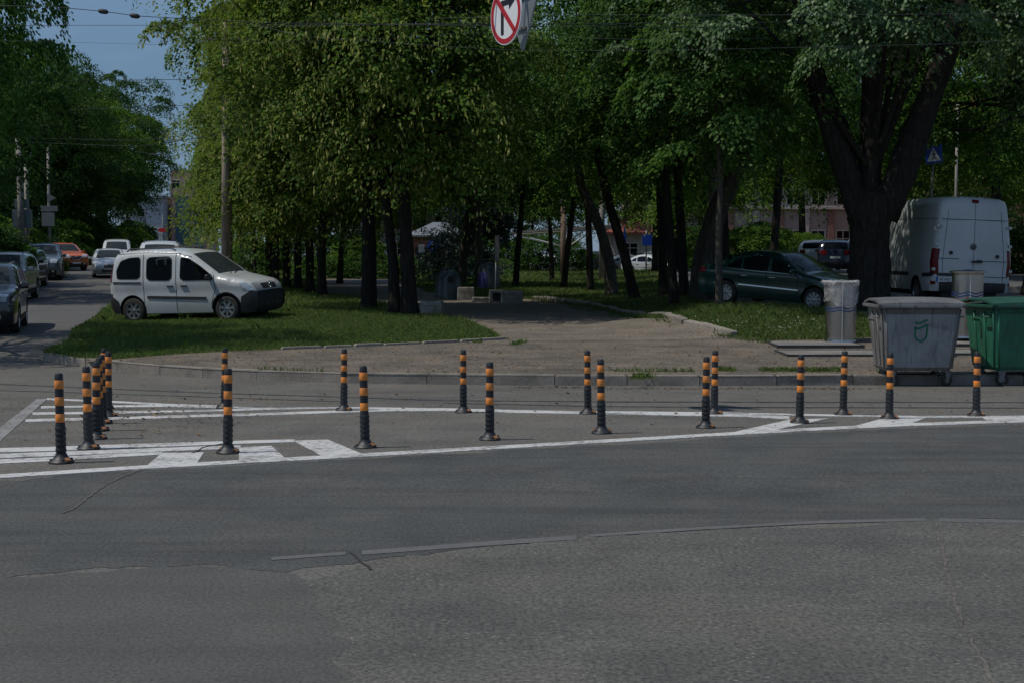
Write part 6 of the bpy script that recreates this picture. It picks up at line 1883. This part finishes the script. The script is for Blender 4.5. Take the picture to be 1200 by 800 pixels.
for px, py in [(121, 13.8), (158, 19)]:
    a, b = at(px - 6, py - .9, 20), at(px + 6, py + .9, 20)
    mb = MB(); mb.tube([a, a.lerp(b, .15), a.lerp(b, .35), a.lerp(b, .65), a.lerp(b, .85), b], [.012, .03, .036, .036, .03, .012], 10); o = mb.build('strain_insulator', M['plastic'], None, True)
    tag(o, 'black strain insulator on the wire nearer the big linden' if px > 140 else 'black strain insulator on the wire nearer the dark street tree', 'insulator', 'strain insulators')
wpx([(-200, 97), (60, 95), (160, 94), (260, 93)], 55, .010, 'wire', 'far wire crossing the lower part of the sky gap')
wpx([(-200, 131), (60, 130), (130, 127), (330, 120)], 60, .010, 'wire', 'faint wire in front of the dark street trees')
wpx([(-200, 166), (30, 162), (160, 165), (262, 154), (500, 140)], 49, .009, 'wire', 'upper wire running to the timber utility pole')
wpx([(-200, 170), (30, 167), (160, 172), (262, 158), (500, 148)], 49, .009, 'wire', 'lower wire running to the timber utility pole')
wpx([(160, 178), (200, 184), (262, 165)], 70, .010, 'wire', 'short far wire low in the sky gap')
wpx([(300, 30), (362, 44), (480, 52), (600, 59), (760, 60), (1100, 52), (1500, 30)], 21, .002, 'palewire', 'pale wire sloping past the tip of the triangular sign')
wpx([(500, 22), (700, 17.5), (940, 18), (1200, 16), (1600, 12)], 19, .002, 'palewire', 'pale straight wire in front of the old poplar crown')
wpx([(300, 31.5), (600, 26), (860, 18)], 23, .002, 'palewire', 'pale thin wire just beneath the dark one before the linden crown')
wpx([(600, 42), (760, 47), (900, 45)], 26, .002, 'palewire', 'faint short wire between sign and poplar')

# ------------------------------------------------------------------ buildings
M['brick'] = None
def brick_mat(name, c1, c2, mortar, sc=4.0):
    m, n, l, b = nodes_of(name)
    tc = n.new('ShaderNodeTexCoord'); mp = n.new('ShaderNodeMapping'); mp.inputs['Rotation'].default_value = (math.pi / 2, 0, 0)
    br = n.new('ShaderNodeTexBrick'); br.inputs['Scale'].default_value = sc
    for k, v in (('Color1', c1), ('Color2', c2), ('Mortar', mortar)): br.inputs[k].default_value = (*v, 1)
    l.new(tc.outputs['Object'], mp.inputs['Vector']); l.new(mp.outputs['Vector'], br.inputs['Vector']); l.new(br.outputs['Color'], b.inputs['Base Color'])
    b.inputs['Roughness'].default_value = .9
    return m
M['brick'] = brick_mat('red_brick', (.30, .105, .06), (.24, .085, .05), (.25, .2, .17))
M['roofgrey'] = mat('grey_sheet_roof', (.20, .22, .24), .5, .3, .12, 3)
M['roofred'] = mat('red_tile_roof', (.26, .07, .05), .8, 0, .25, 6)
M['plaster'] = mat('pinkish_plaster', (.33, .27, .24), .9, 0, .15, 2, dirt=(.28, .22, .19), dirt_amt=.5)
M['pilaster'] = mat('red_brown_pilaster', (.24, .125, .095), .85, 0, .2, 3)
M['stone'] = mat('pale_stone_trim', (.48, .43, .38), .85, 0, .12, 3)
M['cream'] = mat('cream_wall', (.40, .37, .30), .9, 0, .15, 2)
M['greywall'] = mat('grey_facade', (.36, .37, .40), .8, 0, .1, 1)
M['pinkwall'] = mat('pink_facade', (.38, .24, .21), .85, 0, .12, 1)
M['whitesteel'] = mat('white_painted_steel', (.62, .62, .58), .5, 0, .1, 5)
M['brownpost'] = mat('brown_timber_post', (.21, .14, .095), .9, 0, .25, 4, stretch=(6, 6, .7))
M['redglow'] = mat('red_shop_sign', (.55, .012, .025), .5)
M['glassblue'] = glass_mat('facade_glass', (.05, .10, .13), .1)
def windows(parent, xs, zs, w, h, y, frame_m='stone', pane_m='glass'):
    for x in xs:
        for z in zs:
            f = MB()
            f.box((x, y - .03, z + h / 2 + .06), (w + .24, .08, .12)); f.box((x, y - .04, z - h / 2 - .05), (w + .3, .12, .1))
            for s_ in (-1, 1): f.box((x + s_ * (w / 2 + .06), y - .025, z), (.12, .07, h - .004))
            f.box((x, y - .015, z), (.07, .03, h - .01)); f.box((x, y - .0165, z + h * .2), (w - .01, .03, .06))
            fo = f.build('window', M[frame_m], parent)
            MB().box((x, y - .004, z), (w - .004, .02, h - .004)).build('pane', M[pane_m], fo)
def hip_roof(w, d, z, h, over, ridge):
    x, y, r = w / 2 + over, d / 2 + over, ridge / 2
    return MB().add([(-x, -y, z), (x, -y, z), (x, y, z), (-x, y, z), (-r, 0, z + h), (r, 0, z + h), (-x, -y, z - .12), (x, -y, z - .12), (x, y, z - .12), (-x, y, z - .12)],
                    [(0, 1, 5, 4), (1, 2, 5), (2, 3, 4, 5), (3, 0, 4), (0, 6, 7, 1), (1, 7, 8, 2), (2, 8, 9, 3), (3, 9, 6, 0), (9, 8, 7, 6)])
def building(name, px, D, label, yaw=0, fn=gz, dz=0):
    x = (px - 600) / FPX * D
    return empty(name, (x, D, float(fn(x, D)) + dz), (0, 0, yaw), label, 'building')
kz = building('brick_kiosk', 516, 101, 'low red brick kiosk with a grey hipped roof beyond the park')
MB().box((0, 0, 1.4), (3.9, 4, 2.8)).build('wall', M['brick'], kz)
hip_roof(3.9, 4, 2.82, .95, .35, 1.0).build('roof', M['roofgrey'], kz)
MB().box((-1.2, -2.03, 1.0), (.9, .05, 2.0)).build('door', M['plastic'], kz)
windows(kz, (1.0,), (1.5,), .8, .8, -2.0)
kw = building('town_house', 482, 118, 'grey two-storey house glimpsed left of the brick kiosk')
MB().box((0, 0, 3), (12, 6, 6)).build('wall', M['greywall'], kw); windows(kw, (-4.5, -2.7, -.9, .9, 2.7, 4.5), (1.6, 4.2), 1.0, 1.5, -3.0); hip_roof(12, 6, 6.02, 1.8, .4, 6).build('roof', M['roofred'], kw)
hut = building('roof_hut', 756, 118, 'small hut with a red tiled roof beyond the blue notice board')
MB().box((0, 0, 1.6), (6, 5, 3.2)).build('wall', M['cream'], hut); hip_roof(6, 5, 3.22, 1.9, .5, 2).build('roof', M['roofred'], hut); windows(hut, (-1.5, 1.2), (1.7,), 1.2, 1.2, -2.5)
MB().box((-2.6, -2.56, 2.4), (.5, .06, 2.4)).build('door', M['stone'], hut)
pb = building('town_house', 955, 128, 'pinkish town house with red-brown pilasters behind the parked cars', R(4))
MB().box((0, 0, 4.5), (34, 9, 9)).build('wall', M['plaster'], pb)
for k in range(15):
    mb = MB(); mb.box((-15.4 + k * 2.2, -4.6, 2.6), (.55, .24, 5.2), bev=.02); mb.build('pilaster', M['pilaster' if k % 2 else 'stone'], pb)
windows(pb, [-14.3 + k * 2.2 for k in range(14)], (2.3,), 1.1, 2.2, -4.5); windows(pb, [-14.3 + k * 2.2 for k in range(14)], (6.6,), 1.1, 1.8, -4.5)
MB().box((0, -4.66, 5.4), (34.2, .36, .3), bev=.03).build('cornice', M['stone'], pb)
MB().box((0, 0, 9.2), (35, 10, .4)).build('roof', M['roofgrey'], pb)
rh = building('town_house', 1175, 120, 'reddish house mostly hidden by the locust trees on the right', R(-6))
MB().box((0, 0, 6), (22, 9, 12)).build('wall', M['pilaster'], rh); windows(rh, [-9 + k * 2.6 for k in range(8)], (2.5, 6, 9.4), 1.2, 1.8, -4.5); hip_roof(22, 9, 12.02, 3, .5, 12).build('roof', M['roofred'], rh)
# canopy with a white truss
cx_, cD = (664 - 600) / FPX * 86, 86.0
cz = float(pz(cx_, cD))
cn = empty('canopy', (cx_, cD, cz), (0, 0, R(-3)), 'flat canopy roof on a white steel truss and brown post', 'canopy')
zr = at(664, 272, 86).z - cz
mb = MB(); mb.box((0, 0, zr + .16), (6.6, 3, .12), Euler((0, R(-4), 0)).to_matrix().to_4x4()); mb.build('roof', M['conc'], cn)
mb = MB()
for y in (-1.4, 1.4):
    mb.tube([(-3.2, y, zr - .18), (3.2, y, zr + .26)], .045, 6); mb.tube([(-2.2, y, zr - .35), (-.2, y, zr - .9)], .04, 6); mb.tube([(1.6, y, zr + .1), (.1, y, zr - .9)], .04, 6); mb.tube([(1.0, y, zr + .04), (.0, y, zr - .6)], .04, 6); mb.tube([(0, y, zr - 1.0), (0, y, zr)], .06, 6); mb.tube([(-3.2, y, zr - .18), (-1.0, y, zr - .72)], .04, 6)
mb.build('truss', M['whitesteel'], cn, True)
for y in (-1.4, 1.4):
    mb = MB(); mb.tube([(0, y, -.1), (0, y, zr - .9)], .11, 10); mb.build('post', M['whitesteel'], cn, True)
bp_ = pole('timber_post', 660, 82, .17, .15, 4.6, 'brownpost', 'brown timber post with a pale cap beside the white canopy', 'post')
mb = MB(); mb.box((0, 0, 4.55), (.42, .42, .45), bev=.02); mb.build('cap', M['cream'], bp_)
pole('concrete_pole', 705, 76, .16, .14, 6, 'concpole', 'grey concrete pole behind the thick bent maple', 'utility pole')
pole('concrete_pole', 837, 44, .17, .13, 7, 'concpole', 'pale concrete pole behind the thinnest maple', 'utility pole', (R(0), R(-1)))
pole('lamp_post', 1118, 46, .05, .045, 6.0, 'concpole', 'pale lamp post rising behind the delivery van roof', 'lamp post')
# distant end of the left street
fb = building('tower_block', 197, 250, 'distant grey and pink blocks closing the end of the street')
MB().box((-3.2, 0, 5), (7, 8, 10)).build('wall', M['greywall'], fb)
MB().box((4.2, 3, 7.5), (6.5, 8, 15)).build('wall', M['pinkwall'], fb)
MB().box((3.0, -1.2, 5.2), (2.4, .3, 10.4)).build('glass_strip', M['glassblue'], fb); MB().box((5.8, -1.2, 5), (1.6, .3, 7)).build('glass_strip', M['glassblue'], fb)
windows(fb, (-5.5, -3.5), (2.5, 5, 7.5), 1.2, 1.3, -4.0); windows(fb, (1.9, 4.2, 6.4), (12.5,), 1.3, 1.4, -1.0)
MB().box((-3.2, -.2, 10.2), (7.4, 8.8, .4)).build('roof', M['roofgrey'], fb)
sgx = (192 - 600) / FPX * 170
sg_ = empty('street_sign', (sgx, 170, float(gz(sgx, 170))), (0, 0, 0), 'red oval shop sign on a thin post at the far end of the street', 'sign')
mb = MB(); mb.tube([(0, 0, 0), (0, 0, 5.2)], .05, 8); mb.build('post', M['galv'], sg_, True)
zz = at(192, 270, 170).z - sg_.location.z
mb = MB(); mb.lathe([(.001, 0), (.55, 0), (.55, .12), (.001, .12)], 24, Matrix.Translation((0, -.1, zz)) @ Matrix.Diagonal((1, 1, .45, 1)) @ Matrix.Rotation(math.pi / 2, 4, 'X')); mb.build('board', M['redglow'], sg_, auto=.5)
